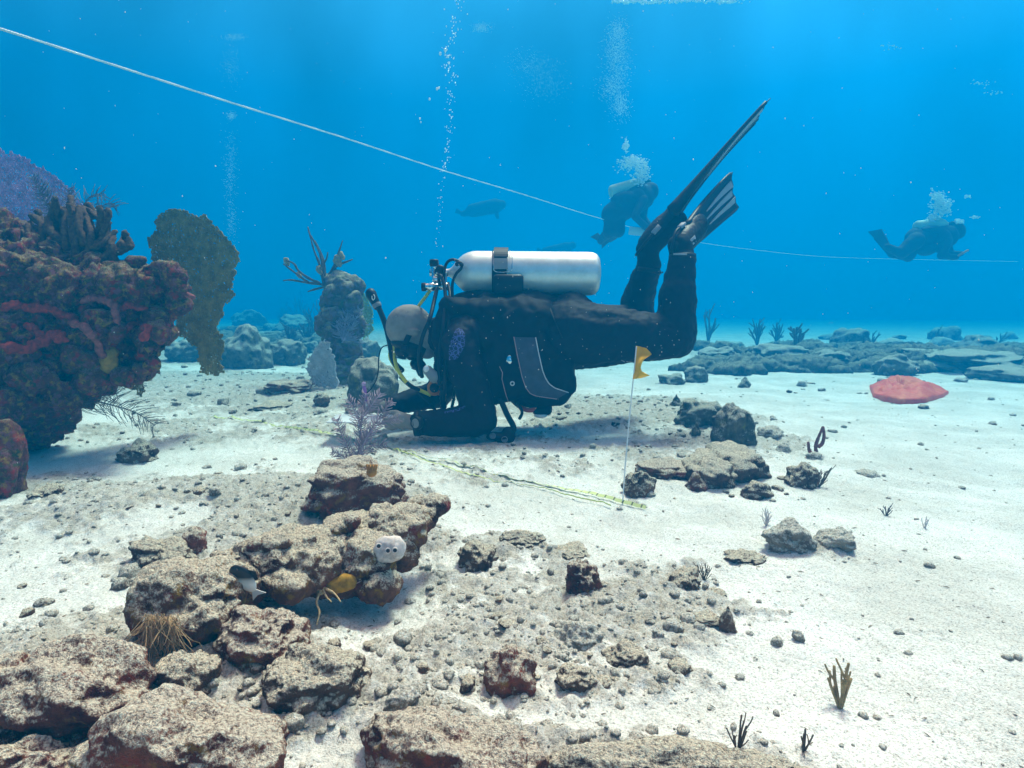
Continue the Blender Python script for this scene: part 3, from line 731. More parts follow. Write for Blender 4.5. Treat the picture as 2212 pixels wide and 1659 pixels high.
# ------------------------------------------------------------------ branching corals
def branch_line(p, d, L, bend, rng, n=7, up=.0):
    out = [np.array(p, float)]; d = np.array(d, float); d /= np.linalg.norm(d)
    for i in range(n):
        d = d + rng.normal(size=3) * bend + np.array([0, 0, up]); d /= np.linalg.norm(d)
        out.append(out[-1] + d * L / n)
    return np.array(out), d
def twig_tree(p, d, L, r, rng, depth=2, kids=3, spread=.6, sides=6, bend=.08, up=.03, taper=.75, nodes=6, klen=(.55, .85)):
    """list of (tube mesh) of a forked twig"""
    pts, de = branch_line(p, d, L, bend, rng, nodes, up)
    rad = np.linspace(r, r * taper, len(pts)); out = [clean(tube(pts, rad, sides))]
    if depth > 0:
        for k in range(kids):
            i = rng.randint(1, max(2, len(pts) - 1)); t = pts[min(i + 1, len(pts) - 1)] - pts[i - 1]; t /= np.linalg.norm(t)
            s = rng.normal(size=3); s -= t * (s @ t); s /= np.linalg.norm(s)
            out += twig_tree(pts[i], t + s * spread, L * rng.uniform(*klen) * (1 - .3 * i / len(pts)), r * taper * .9, rng, depth - 1, kids, spread, sides, bend, up, taper, nodes, klen)
    return out
def coral_bush(name, label, base, stems, m, rng, cat='soft coral', group=None, **kw):
    """stems: (direction, length, radius); each stem with its side twigs is one part"""
    o = thing(name, label, cat, base, group)
    for d, L, r_ in stems:
        part('branch', join(twig_tree(base, d, L, r_, rng, **kw)), m, o)
    return o
def plume(name, label, base, stems, m, rng, cat='sea plume', group=None, side_len=.045, gap=.006, tr=.0011, droop=.0, mode='both', flat=None, sides=3):
    """feathery plume: stems carry two rows of fine side twigs"""
    o = thing(name, label, cat, base, group)
    for pts, r_ in stems:
        q = spline(pts, 40); out = [clean(tube(q, np.linspace(r_, r_ * .5, len(q)), 6))]
        sl_ = np.concatenate([[0], np.cumsum(np.linalg.norm(np.diff(q, axis=0), axis=1))]); Ltot = sl_[-1]; s = Ltot * .06; k = 0
        while s < Ltot:
            i = min(int(np.searchsorted(sl_, s)), len(q) - 2); t = q[i + 1] - q[i - 1 if i else 0]; t /= np.linalg.norm(t)
            nrm = np.array(flat if flat is not None else (0.1, -1, .15)); sd2 = np.cross(t, nrm); sd2 /= np.linalg.norm(sd2)
            for sg in (1, -1):
                if mode == 'one' and sg < 0: continue
                l = side_len * (.55 + .6 * rng.rand()) * (1 - .45 * (s / Ltot) ** 3); dd = t * (.55 + .3 * rng.rand()) + sg * sd2 + rng.normal(size=3) * .22
                dd /= np.linalg.norm(dd); a = q[i]; c = a + dd * l * .5; e_ = c + (dd + t * .45 + np.array([0, 0, -droop])) / 1.2 * l * .5
                out.append(clean(tube(np.array([a, c, e_]), [tr, tr, tr * .6], sides)))
            s += gap * (.7 + .6 * rng.rand()); k += 1
        part('branch', join(out), m, o)
    return o
def sea_fan(name, label, centre, outline, ux, uz, m, rng, cell=.008, er=.0014, foot=None, cat='sea fan', bow=.03, ribs=7, rib_r=.004, rib_m=None, group=None, fuzz=.02):
    """net of fine twigs inside an outline; outline in metres along ux and uz round the centre"""
    o = thing(name, label, cat, centre if foot is None else foot, group)
    ux = np.array(ux, float); uz = np.array(uz, float); nn = np.cross(ux, uz)
    P_ = np.array(outline, float); x0, z0 = P_.min(0); x1, z1 = P_.max(0)
    def inside(x, z):
        c = np.zeros(len(x), bool); j = len(P_) - 1
        for i in range(len(P_)):
            a, b_ = P_[i], P_[j]
            cond = ((a[1] > z) != (b_[1] > z)) & (x < (b_[0] - a[0]) * (z - a[1]) / (b_[1] - a[1] + 1e-12) + a[0]); c ^= cond; j = i
        return c
    nx, nz = int((x1 - x0) / cell) + 1, int((z1 - z0) / cell) + 1
    X, Z = np.meshgrid(x0 + np.arange(nx) * cell, z0 + np.arange(nz) * cell, indexing='ij')
    X = X + (np.arange(nz) % 2)[None] * cell * .5 + rng.uniform(-.3, .3, X.shape) * cell; Z = Z + rng.uniform(-.3, .3, X.shape) * cell
    wob = np.stack([X.ravel() * 14, Z.ravel() * 14, np.zeros(X.size)], 1)
    ins = inside(X.ravel() + fuzz * (noise(wob) + .8 * noise(wob * 4)), Z.ravel() + fuzz * (noise(wob + 40) + .8 * noise(wob * 4 + 9))).reshape(X.shape)
    off = bow * noise(np.stack([X.ravel() * 3, Z.ravel() * 3, np.full(X.size, 2.2)], 1)).reshape(X.shape) + rng.uniform(-1, 1, X.shape) * cell * .35
    W = np.asarray(centre) + X[..., None] * ux + Z[..., None] * uz + off[..., None] * nn
    ed = []
    for di, dj in ((1, 0), (0, 1), (-1, 1), (1, 1)):
        for i in range(nx):
            i2 = i + di
            if i2 < 0 or i2 >= nx: continue
            for j in range(nz - dj):
                if ins[i, j] and ins[i2, j + dj]:
                    if di != 0 and dj == 1 and (j % 2 == 0) == (di == 1): continue
                    if rng.rand() < .12: continue
                    ed.append((W[i, j], W[i2, j + dj]))
    A = np.array([e_[0] for e_ in ed]); B = np.array([e_[1] for e_ in ed]); T = B - A; T /= np.linalg.norm(T, axis=1)[:, None]
    S1 = np.cross(T, nn); S1 /= np.linalg.norm(S1, axis=1)[:, None]; S2 = np.cross(T, S1)
    er_ = er * rng.uniform(.7, 1.4, len(A))[:, None]; vs = []
    for k in range(3):
        c, s_ = math.cos(k * 2.094), math.sin(k * 2.094); q = (S1 * c + S2 * s_) * er_; vs += [A - T * er_ * .5 + q, B + T * er_ * .5 + q]
    V = np.stack(vs, 1).reshape(-1, 3); b0 = np.arange(len(A))[:, None] * 6
    f_ = np.concatenate([b0 + np.array([[0, 1, 3, 2]]), b0 + np.array([[2, 3, 5, 4]]), b0 + np.array([[4, 5, 1, 0]])])
    part('net', (V, f_), m, o)
    if ribs:
        ft = np.asarray(foot if foot is not None else centre, float); fl = np.array([(ft - centre) @ ux, (ft - centre) @ uz])
        up_t = P_[P_[:, 1] > 0]; tips = up_t[rng.choice(len(up_t), ribs, replace=len(up_t) < ribs)]; lst = []
        for tp in tips:
            a = fl; b_ = fl + (tp - fl) * .88; n_ = 12; pts = []
            ph = rng.rand() * 6
            for s_ in np.linspace(0, 1, n_):
                mid_ = np.array([0, fl[1] * .35]); q = a * (1 - s_) ** 2 + 2 * mid_ * s_ * (1 - s_) + b_ * s_ * s_; q = q + np.array([(b_ - a)[1], -(b_ - a)[0]]) * .03 * math.sin(s_ * 5 + ph) * s_
                pts.append(np.asarray(centre) + q[0] * ux + q[1] * uz + (bow * noise(np.array([[q[0] * 3, q[1] * 3, 2.2]]))[0] - er) * nn)
            part('rib', clean(tube(np.array(pts), np.linspace(rib_r, rib_r * .35, n_), 6)), rib_m or m, o)
    return o
def outl(pxs, c, d):
    return [((x - c[0]) * d / F, -(y - c[1]) * d / F) for x, y in pxs]
rg = np.random.RandomState(21)
M_fan = mat('olive_fan', (0.28, 0.215, 0.065), .9, var=.3, scale=30)
M_fangrey = mat('grey_fan', (0.55, 0.52, 0.54), .9, var=.2, scale=30)
M_fanviol = mat('violet_fan', (0.50, 0.25, 0.44), .9, var=.3, scale=30)
M_fanlime = mat('lime_fan', (0.30, 0.38, 0.14), .9, var=.25, scale=30)
M_vein = mat('fan_vein', (0.05, 0.045, 0.05), .9)
M_plum = mat('violet_plume', (0.36, 0.26, 0.31), .9, var=.3, scale=20)
M_plumg = mat('grey_plume', (0.13, 0.12, 0.13), .9, var=.3, scale=20)
M_olive = mat('olive_coral', (0.16, 0.105, 0.05), .95, var=.5, scale=90, bump=.9, bscale=420, col2=(0.06, 0.025, 0.03), bdist=.006)
M_twig = mat('dark_twig', (0.12, 0.085, 0.06), .95, var=.4, scale=60, bump=.5, bscale=300)
M_twigy = mat('tan_twig', (0.34, 0.25, 0.12), .95, var=.35, scale=60, bump=.5, bscale=300)
UX = np.array([1, .12, 0]); UX /= np.linalg.norm(UX); UZ = np.array([0, 0, 1.0])
# big olive fan
fo = [(352, 478), (385, 455), (420, 462), (452, 470), (480, 492), (488, 508), (508, 530), (516, 560), (505, 600), (500, 640), (480, 660), (466, 700), (472, 740), (468, 790), (470, 806), (452, 815), (420, 808), (424, 780), (415, 745), (392, 735), (380, 700), (372, 650), (352, 600), (338, 560), (334, 520), (350, 505)]
dF = 2.75
sea_fan('sea_fan', 'tall olive brown sea fan right of the reef ledge, largest of the fans', P(425, 620, dF), outl(fo, (425, 620), dF), UX, UZ, M_fan, rg, cell=.0062, er=.0026, foot=P(440, 812, dF), ribs=9, rib_r=.006, bow=.04, fuzz=.016)
fo = [(262, 775), (300, 772), (322, 790), (318, 815), (306, 850), (296, 858), (280, 838), (262, 818), (245, 800)]
sea_fan('sea_fan', 'small olive fan hanging below the reef ledge', P(285, 810, 2.5), outl(fo, (285, 810), 2.5), UX, UZ, M_fan, rg, cell=.006, er=.0018, foot=P(258, 782, 2.5), ribs=4, rib_r=.004)
fo = [(700, 732), (718, 735), (720, 770), (726, 810), (728, 850), (712, 834), (690, 836), (668, 828), (662, 800), (670, 775), (682, 750)]
sea_fan('sea_fan', 'pale grey sea fan with dark veins left of the pillar coral', P(695, 785, 3.95), outl(fo, (695, 785), 3.95), UX, UZ, M_fangrey, rg, cell=.010, er=.0048, foot=P(722, 838, 3.95), ribs=6, rib_r=.006, rib_m=M_vein, bow=.02)
fo = [(780, 625), (795, 640), (806, 670), (804, 705), (795, 725), (782, 735), (772, 700), (770, 650)]
sea_fan('sea_fan', 'yellow green fan behind the pillar coral, between it and the diver\'s snorkel', P(788, 680, 4.9), outl(fo, (788, 680), 4.9), UX, UZ, M_fanlime, rg, cell=.012, er=.0050, foot=P(785, 735, 4.9), ribs=3)
fo = [(-120, 300), (-40, 305), (20, 325), (60, 345), (110, 372), (150, 410), (165, 445), (150, 480), (60, 520), (-60, 540), (-140, 500)]
sea_fan('sea_fan', 'hazy violet sea fan at the top of the reef ledge, cut by the left edge', P(10, 420, 3.1), outl(fo, (10, 420), 3.1), UX, UZ, M_fanviol, rg, cell=.008, er=.0021, foot=P(0, 530, 3.1), ribs=6, rib_r=.005, bow=.06)
# knobbly branching coral on the ledge
b0 = hit(REEF_BVH, 150, 585); b0 = P(160, 590, D0 + .02) if b0 is None else b0
o = thing('branching_coral', 'dark olive thick-fingered coral bush on top of the reef ledge', 'soft coral', b0)
FING = [[(150, 590), (110, 540), (95, 490), (80, 455)], [(150, 590), (135, 520), (125, 470), (118, 430)], [(160, 590), (165, 520), (160, 470), (152, 425)], [(170, 590), (185, 530), (190, 480), (188, 440)],
        [(180, 590), (205, 540), (215, 500), (218, 460), (212, 446)], [(185, 590), (225, 560), (248, 540), (262, 528), (270, 508)], [(225, 560), (240, 525), (244, 508)], [(262, 530), (272, 522), (268, 502)], [(140, 590), (90, 560), (60, 530), (48, 500)],
        [(130, 590), (70, 575), (30, 560)], [(165, 540), (140, 500), (140, 460)], [(185, 530), (170, 490), (172, 450)], [(110, 540), (75, 510), (66, 480)], [(205, 540), (228, 520), (232, 480)], [(135, 520), (108, 500), (104, 470)],
        [(150, 590), (120, 560), (80, 545)], [(170, 570), (200, 575), (235, 575)]]
r9 = np.random.RandomState(4)
FING = FING + [[(x + r9.normal() * 14, y + 6 + r9.normal() * 8) for x, y in fg] for fg in FING for _ in (0, 1) if len(fg) > 2]
for k, fg in enumerate(FING):
    q = spline([P(x, y, D0 + .02 + .07 * math.sin(k * 2.1 + i * .7)) for i, (x, y) in enumerate(fg)], 16); v, f = tube(q, (8.0 if k < 17 else 6.5) * D0 / F * np.linspace(1.15, .8, len(q)) * (1 + .22 * noise(q * 55)), 12)
    v = v + (.005 * noise(v * 130))[:, None] * np.array([1, .5, 1]) + (.002 * noise(v * 300))[:, None]
    part('branch', clean((v, f)), M_olive, o)
def ppx(lst, d): return [P(x, y, d + .02 * i) for i, (x, y) in enumerate(lst)]
plume('sea_plume', 'blue grey feathery plume behind the thick-fingered coral bush', P(170, 520, 2.6), [(ppx([(170, 520), (175, 460), (195, 425), (225, 418)], 2.6), .003), (ppx([(170, 520), (200, 470), (230, 440), (255, 445)], 2.6), .003), (ppx([(165, 520), (150, 460), (150, 410)], 2.6), .003), (ppx([(160, 520), (120, 460), (90, 400)], 2.7), .003), (ppx([(150, 520), (100, 440), (70, 380)], 2.7), .003)], M_plumg, rg, side_len=.07, gap=.008, tr=.0014)
plume('sea_plume', 'small feathery plume at the right root of the thick-fingered coral bush', P(215, 600, 2.3), [(ppx([(215, 600), (235, 575), (255, 560)], 2.3), .002), (ppx([(220, 600), (240, 590), (258, 590)], 2.3), .002)], M_plumg, rg, side_len=.05, gap=.006, tr=.001)
plume('sea_plume', 'thin-haired grey plume arching to the right under the reef ledge', P(150, 890, 2.3), [(ppx([(150, 885), (200, 868), (260, 880), (300, 895), (335, 920)], 2.3), .003), (ppx([(150, 880), (180, 855), (220, 845), (255, 850)], 2.35), .0025)], M_plumg, rg, side_len=.085, gap=.0065, tr=.0012, mode='both')
plume('sea_plume', 'dark little feathery plume hanging under the reef ledge\'s middle', P(248, 800, 2.35), [(ppx([(250, 795), (240, 812), (225, 828)], 2.35), .002), (ppx([(250, 795), (256, 815), (262, 836)], 2.35), .002)], M_plumg, rg, side_len=.035, gap=.006, tr=.0012)
# violet plume behind the block, in front of the diver's hands
dP = 2.02
base = P(772, 1012, dP)
plume('sea_plume', 'violet grey feathery sea plume in front of the diver\'s hands', base, [
    (ppx([(770, 1012), (776, 960), (782, 900), (790, 850)], dP), .004), (ppx([(772, 1000), (790, 950), (820, 915), (862, 905)], dP - .03), .003),
    (ppx([(768, 1010), (752, 970), (735, 930), (728, 905)], dP), .003), (ppx([(765, 1012), (740, 985), (718, 975)], dP), .0025), (ppx([(775, 985), (800, 965), (835, 960)], dP), .0025),
    (ppx([(780, 930), (768, 890), (750, 862)], dP), .0025), (ppx([(785, 900), (808, 868), (822, 850)], dP + .02), .0025), (ppx([(776, 960), (800, 930), (835, 880), (848, 868)], dP), .0025)],
    M_plum, rg, side_len=.033, gap=.0046, tr=.00150)
part('anemone', join([clean(tube(np.array([P(803 + 1.5 * math.cos(a), 1020, dblk - .02), P(803 + 9 * math.cos(a), 1012 - 3 * k % 2, dblk - .02 + .012 * math.sin(a)), P(803 + 12 * math.cos(a), 1004, dblk - .02 + .016 * math.sin(a))]), [.006, .004, .002], 5)) for k, a in enumerate(np.linspace(0, 6.0, 11))] + [ell(P(803, 1020, dblk - .02), (.013, .013, .012))]),
     mat('orange_tuft', (0.42, 0.19, 0.03), .8, var=.3), None, label='orange brown tufted growth on top of the chunky block', cat='sponge')

# ------------------------------------------------------------------ pillar coral with dead twigs
dQ = 4.3
pil = [ellpx(735, 612, 32, 20, dQ, .07), ellpx(765, 618, 20, 18, dQ, .06), ellpx(738, 655, 42, 34, dQ, .10), ellpx(722, 640, 22, 30, dQ, .06), ellpx(728, 700, 34, 40, dQ, .10), ellpx(750, 705, 26, 35, dQ, .10),
       ellpx(738, 755, 34, 45, dQ, .12), ellpx(745, 810, 44, 45, dQ, .14), ellpx(718, 612, 12, 12, dQ - .05, .03), ellpx(705, 655, 8, 14, dQ - .05, .03), ellpx(702, 700, 14, 22, dQ - .05, .05), ellpx(755, 835, 55, 20, dQ, .15)]
for k in range(40):
    px, py = rg.uniform(708, 775), rg.uniform(600, 830); q = rg.uniform(5, 13); pil.append(ellpx(px, py, q * 1.2, q, dQ - .09, q * .003, rg.uniform(-1, 1), 2))
pt = thing('pillar_coral', 'upright lumpy grey pillar coral left of the diver\'s head', 'coral', P(745, 840, dQ))
M_pil = rockmat('pillar', dust=(0.46, 0.43, 0.30), base=(0.15, 0.10, 0.06), dark=(0.035, 0.02, 0.02), accent=[(0.10, 0.13, 0.03), (0.18, 0.09, 0.05), (0.20, 0.14, 0.20)], acc_amt=.55, dustlo=.30, dusthi=1.0, asc=1.6)
pvf = union(pil, .014, 2, rough(.030, 10, 6, .006)); part('stump', pvf, M_pil, pt)
def dead_twigs():
    o = thing('dead_gorgonian', 'bare spindly gorgonian twigs sprouting from the pillar coral\'s top', 'soft coral', P(700, 615, dQ))
    L_ = [[(700, 612), (690, 570), (678, 540), (665, 490)], [(704, 612), (698, 560), (680, 520), (662, 508), (668, 540)][:3], [(700, 612), (694, 590), (686, 560)], [(700, 615), (660, 610), (630, 605), (612, 606)], [(665, 610), (645, 595), (625, 580), (612, 570)],
          [(690, 612), (665, 600), (645, 585), (635, 570), (618, 562)], [(705, 600), (722, 575), (730, 550), (740, 520)], [(722, 575), (735, 570), (750, 565), (762, 560)], [(705, 610), (720, 590), (728, 572)], [(700, 620), (680, 625), (665, 630)],
          [(694, 575), (705, 560), (708, 545)], [(700, 590), (690, 545), (666, 500)]]
    for k, l in enumerate(L_):
        q = spline([P(x, y, dQ + .03 * math.sin(k)) for x, y in l], 16); part('twig', clean(tube(q, np.linspace(.011, .0045, len(q)) * (1 + .5 * noise(q * 25)), 6)), M_twig, o)
    for x, y, s in ((729, 562, 7), (690, 582, 5), (618, 563, 4), (737, 550, 4), (645, 592, 3.5)):
        part('clump', union([ellpx(x, y, s, s * 1.5, dQ, .02), ellpx(x + 4, y + 6, s * .7, s, dQ, .02)], .008, 2, rough(.008, 30)), M_twigy, o)
dead_twigs()
plume('sea_plume', 'pale violet feathery tuft on the right flank of the pillar coral', P(745, 730, dQ - .15), [(ppx([(740, 735), (745, 700), (752, 670)], dQ - .15), .004), (ppx([(740, 738), (765, 715), (790, 700)], dQ - .15), .004), (ppx([(738, 740), (760, 735), (780, 745)], dQ - .15), .004), (ppx([(740, 735), (728, 705), (726, 680)], dQ - .15), .004), (ppx([(742, 735), (768, 690), (778, 668)], dQ - .15), .004)], mat('pale_violet', (0.36, 0.33, 0.42), .9, var=.2), rg, side_len=.07, gap=.010, tr=.0026)
part('tube_sponge', union([ellpx(706, 680, 6, 14, dQ - .1, .02), ellpx(700, 670, 5, 6, dQ - .1, .02), ellpx(712, 705, 10, 12, dQ - .1, .03)], .007, 2, rough(.01, 25)), M_twigy, None, label='tan nubby sponge on the left side of the pillar coral', cat='sponge')

# ------------------------------------------------------------------ the long coral log
M_log = rockmat('log_crust', dust=(0.68, 0.58, 0.45), base=(0.20, 0.09, 0.05), dark=(0.05, 0.010, 0.008), accent=[(0.26, 0.035, 0.03), (0.34, 0.19, 0.03)], acc_amt=.60, dustlo=.22, dusthi=.70, asc=2.2)
def dl(py): return dep(py)
lg = [ellpx(385, 1285, 78, 66, 0.975, .062), ellpx(450, 1278, 72, 62, 0.995, .06), ellpx(360, 1325, 45, 40, 0.965, .045), ellpx(440, 1340, 50, 26, 0.965, .04), ellpx(520, 1232, 60, 36, 1.095, .05), ellpx(590, 1212, 80, 50, 1.125, .06), ellpx(660, 1222, 78, 52, 1.135, .06),
      ellpx(730, 1205, 70, 46, 1.180, .055), ellpx(790, 1215, 60, 62, 1.170, .05), ellpx(815, 1262, 40, 32, 1.150, .04), ellpx(770, 1150, 70, 40, 1.240, .06), ellpx(840, 1150, 62, 50, 1.250, .05), ellpx(880, 1128, 40, 36, 1.280, .045), ellpx(870, 1190, 30, 36, 1.230, .03),
      ellpx(620, 1260, 50, 28, 1.075, .035), ellpx(900, 1150, 18, 22, 1.230, .018), ellpx(745, 1250, 40, 30, 1.150, .03)]
lg += [ellpx(395, 1325, 74, 42, 0.955, .055), ellpx(450, 1328, 52, 44, 0.960, .05), ellpx(450, 1360, 34, 20, 0.965, .03), ellpx(560, 1235, 70, 44, 1.115, .06), ellpx(500, 1262, 70, 46, 1.065, .055), ellpx(690, 1190, 80, 44, 1.175, .06), ellpx(640, 1180, 70, 36, 1.205, .05), ellpx(755, 1180, 80, 50, 1.220, .06), ellpx(700, 1245, 60, 36, 1.150, .04), ellpx(810, 1180, 70, 56, 1.230, .05), ellpx(345, 1300, 42, 62, 0.965, .05)]
for k in range(90):
    s = rg.rand(); px = 340 + s * 540 + rg.normal() * 10; py = 1285 - s * 140 + rg.uniform(-50, 40); q = rg.uniform(7, 16); lg.append(ellpx(px, py, q * 1.6, q * .8, 0.975 + s * .27 + rg.uniform(-.02, .05), q * .0009, rg.uniform(-.8, .8), 2))
lo = thing('coral_log', 'long sand-dusted dead coral log with maroon undersides in the foreground', 'coral', P(600, 1300, 1.08) * np.array([1, 1, 0]))
lvf = union(lg, .0042, 3, rough(.011, 26, 3, .0036)); part('trunk', lvf, M_log, lo)
kvf = union([ellpx(905, 1096, 25, 24, 1.330, .022), ellpx(942, 1092, 28, 25, 1.330, .024), ellpx(922, 1118, 28, 24, 1.310, .022), ellpx(905, 1135, 16, 18, 1.290, .016)], .004, 3, rough(.005, 30, 1, .002)); part('knob', kvf, M_log, lo)
LOG = bvh(lvf)
# white sponge with three holes
h0 = hit(LOG, 838, 1188); h0 = P(838, 1188, 1.28) if h0 is None else h0
s_ = ((h0 - CAM) @ FWD) / F
M_white = mat('white_sponge', (0.60, 0.53, 0.49), .8, var=.3, scale=90, bump=.5, bscale=400, bdist=.001)
ws = thing('white_sponge', 'smooth whitish lump with three dark round holes on the right part of the coral log', 'sponge', h0)
wv = union([ell(h0 + np.array([0, -.004, -.002]), (37 * s_, .016, 23 * s_), euler(0, -.08, 0)), ell(h0 + np.array([16 * s_, -.004, .006]), (22 * s_, .017, 24 * s_)), ell(h0 + np.array([-2 * s_, -.002, .008]), (26 * s_, .014, 20 * s_))], .003, 5, rough(.0022, 55, 0, .0008))
part('body', wv, M_white, ws); WB = bvh(wv)
for x, y in ((818, 1180), (838, 1190), (853, 1189)):
    hq = hit(WB, x, y); 
    if hq is None: continue
    dd = CAM - hq; dd /= np.linalg.norm(dd)
    v, f = lathe([(-.004, .0060), (.0026, .0056), (.0044, .0046), (.0040, .0036), (.0030, .0034)], hq, dd, 14); part('rim', (v, f), M_white, ws)
    v, f = lathe([(.0031, .0001), (.0031, .0036)], hq, dd, 14); part('hole_shade', (v, f), mat_tmp if False else M_vein, ws)  # flat dark disc: the shade inside the opening put into colour
# mustard sponge and its pale arms
h1 = hit(LOG, 728, 1262); h1 = P(728, 1262, 1.2) if h1 is None else h1
part('crust_sponge', union([ell(h1, (.026, .014, .015)), ell(h1 + np.array([.018, 0, .005]), (.018, .012, .014)), ell(h1 + np.array([-.02, 0, -.005]), (.012, .01, .008))], .003, 3, rough(.002, 60, 0, .001)), mat('mustard_crust', (0.36, 0.20, 0.02), .85, var=.35, scale=80), None, label='mustard yellow sponge patch under the middle of the coral log', cat='sponge')
o = thing('brittle_star', 'pale straw-coloured creature with thin arms spilling from under the mustard sponge', 'brittle star', h1 + np.array([-.02, -.01, -.01]))
M_star = mat('straw', (0.50, 0.37, 0.20), .8, var=.35, scale=160)
part('disc', ell(h1 + np.array([-.026, -.010, -.010]), (.007, .007, .005), None, 2), M_star, o)
for l in ([(695, 1268), (672, 1280), (655, 1290), (640, 1302)], [(695, 1270), (684, 1300), (690, 1322), (684, 1350)], [(697, 1270), (706, 1290), (716, 1300)], [(697, 1268), (722, 1282), (736, 1300)]):
    dd = (h1 - CAM) @ FWD
    q = spline([P(x, y, dd - .016 - .01 * i) for i, (x, y) in enumerate(l)], 18); part('arm', clean(tube(q, np.linspace(.0024, .0011, len(q)) * (1 + .3 * noise(q * 150)), 7)), M_star, o)
# brown algae fringe hanging at the log's left end
o = thing('algae_fringe', 'rusty brown algae threads hanging from the log\'s left end', 'algae', P(350, 1360, .93))
M_alg = mat('algae', (0.42, 0.28, 0.15), .9, var=.4, scale=60)
out = []
for k in range(300):
    x = 314 + 72 * rg.rand() ** 1.5; y = 1325 + 35 * rg.rand(); d = .875 + .03 * rg.rand()
    q = branch_line(P(x, y, d), (rg.normal() * .25, 0, -1), .025 + .035 * rg.rand(), .25, rg, 4)[0]; out.append(clean(tube(q, [.0007, .0006, .0006, .0005, .0003], 3)))
part('thread', join(out), M_alg, o, kind='stuff')
# fish
fc_ = P(526, 1250, .99)
ft = thing('fish', 'small damselfish, dark head and white rear, nosing over the coral log', 'fish', fc_)
ax = P(500, 1226, .99) - P(552, 1284, 1.01); Lf = np.linalg.norm(ax); ax /= Lf; upf = np.cross(ax, FWD); upf /= np.linalg.norm(upf)
if upf[2] < 0: upf = -upf
v, f = ico(4); u = v[:, 0]
v = np.outer(u * Lf * .46, ax) + np.outer(v[:, 2] * Lf * .27 * (1 - .25 * (1 - u) * .5), upf) + np.outer(v[:, 1] * Lf * .11, np.cross(ax, upf))
fm = bpy.data.materials.new('damsel'); fm.use_nodes = True; t = fm.node_tree; L = t.links; b = t.nodes['Principled BSDF']; b.inputs['Roughness'].default_value = .4
tcn = t.nodes.new('ShaderNodeTexCoord'); vm = N(t, 'ShaderNodeVectorMath', operation='DOT_PRODUCT'); L.new(tcn.outputs['Object'], vm.inputs[0]); vm.inputs[1].default_value = tuple((ax + .9 * upf) / np.linalg.norm(ax + .9 * upf))
rmp = ramp(t, [(0.40, (0.72, 0.70, 0.66)), (0.50, (0.50, 0.47, 0.42)), (0.58, (0.012, 0.012, 0.014))]); mpr = N(t, 'ShaderNodeMapRange'); mpr.inputs['From Min'].default_value = -.035; mpr.inputs['From Max'].default_value = .035
L.new(vm.outputs['Value'], mpr.inputs['Value']); L.new(mpr.outputs[0], rmp.inputs[0]); L.new(rmp.outputs[0], b.inputs['Base Color'])
part('body', (v + fc_, f), fm, ft)
def finplate(pts, th, m, parent, name='fin'):
    p = np.array(pts); nrm = np.cross(p[1] - p[0], p[2] - p[0]); nrm /= np.linalg.norm(nrm); n = len(p)
    part(name, (np.concatenate([p - nrm * th, p + nrm * th]), [tuple(range(n))[::-1], tuple(range(n, 2 * n))] + [(i, (i + 1) % n, n + (i + 1) % n, n + i) for i in range(n)]), m, parent, False)
tl = fc_ - ax * Lf * .40
M_pale = mat('pale_fin', (0.60, 0.58, 0.55), .5)
finplate([tl + upf * .002, tl - ax * .016 + upf * .012, tl - ax * .012, tl - ax * .016 - upf * .012, tl - upf * .002], .0006, M_pale, ft, 'tail_fin')
dc = mat('dark_fin', (0.015, 0.015, 0.018), .5)
finplate([fc_ + ax * .012 + upf * .012, fc_ + upf * .022, fc_ - ax * .014 + upf * .017, fc_ - ax * .012 + upf * .009], .0006, dc, ft, 'back_fin')
finplate([fc_ - upf * .012, fc_ - ax * .006 - upf * .019, fc_ - ax * .016 - upf * .010], .0006, M_pale, ft, 'belly_fin')
part('eye', ell(fc_ + ax * Lf * .33 + upf * .004 - np.cross(ax, upf) * (-.004 if np.cross(ax, upf)[1] < 0 else .004), (.0018,) * 3, None, 2), M_vein, ft)

# ------------------------------------------------------------------ small gorgonians and twigs
def gbush(label, px0, py0, px1, py1, n, m, seed, cat='soft coral', depth=1, kids=3, thick=.0018, spread=.55, group=None, name='gorgonian', fan=1.0, lean=0.0, klen=(.35, .6)):
    rng = np.random.RandomState(seed); b_ = onground((px0 + px1) / 2, py1); d = (b_ - CAM) @ FWD; hgt = (py1 - py0) * d / F; wid = (px1 - px0) * d / F
    st = []
    for k in range(n):
        a = (k / (max(1, n - 1)) - .5) * 2 if n > 1 else 0
        ax_ = a * wid / 2 * fan / hgt + lean; st.append(((ax_, rng.uniform(-.3, .3), 1), hgt * rng.uniform(.75, 1.05) * math.hypot(1, ax_) * (1 - .25 * abs(a)), thick * rng.uniform(.8, 1.2)))
    return coral_bush(name, label, b_ - np.array([0, 0, .004]), st, m, rng, cat, group, depth=depth, kids=kids, spread=spread, up=.05, bend=.06, klen=klen)
gbush('little grey green branching gorgonian beside the pale speckled rock', 1500, 1200, 1542, 1254, 6, M_twig, 31, thick=.0011)
gbush('yellow tan finger gorgonian on open sand at lower right, tallest of the three', 1780, 1422, 1850, 1530, 5, M_twigy, 32, thick=.0024, kids=3)
gbush('dark many-fingered twig at the bottom, left of the smaller one', 1565, 1535, 1622, 1622, 6, M_twig, 33, thick=.0014, kids=1)
gbush('dark sparse twig at the bottom, right of the many-fingered one', 1712, 1550, 1758, 1622, 3, M_twig, 34, thick=.0014, kids=1, lean=.15)
gbush('faint pale bush at the left end of the crumbly rock patch', 1640, 1094, 1672, 1135, 7, M_fangrey, 35, thick=.0012, kids=4)
gbush('faint small bush far right on the clear sand', 1896, 1086, 1932, 1114, 6, M_plumg, 36, thick=.0012, kids=3)
gbush('palest tiny bush right of the other faint one', 1985, 1108, 2010, 1140, 3, M_fangrey, 37, thick=.0012, kids=2)
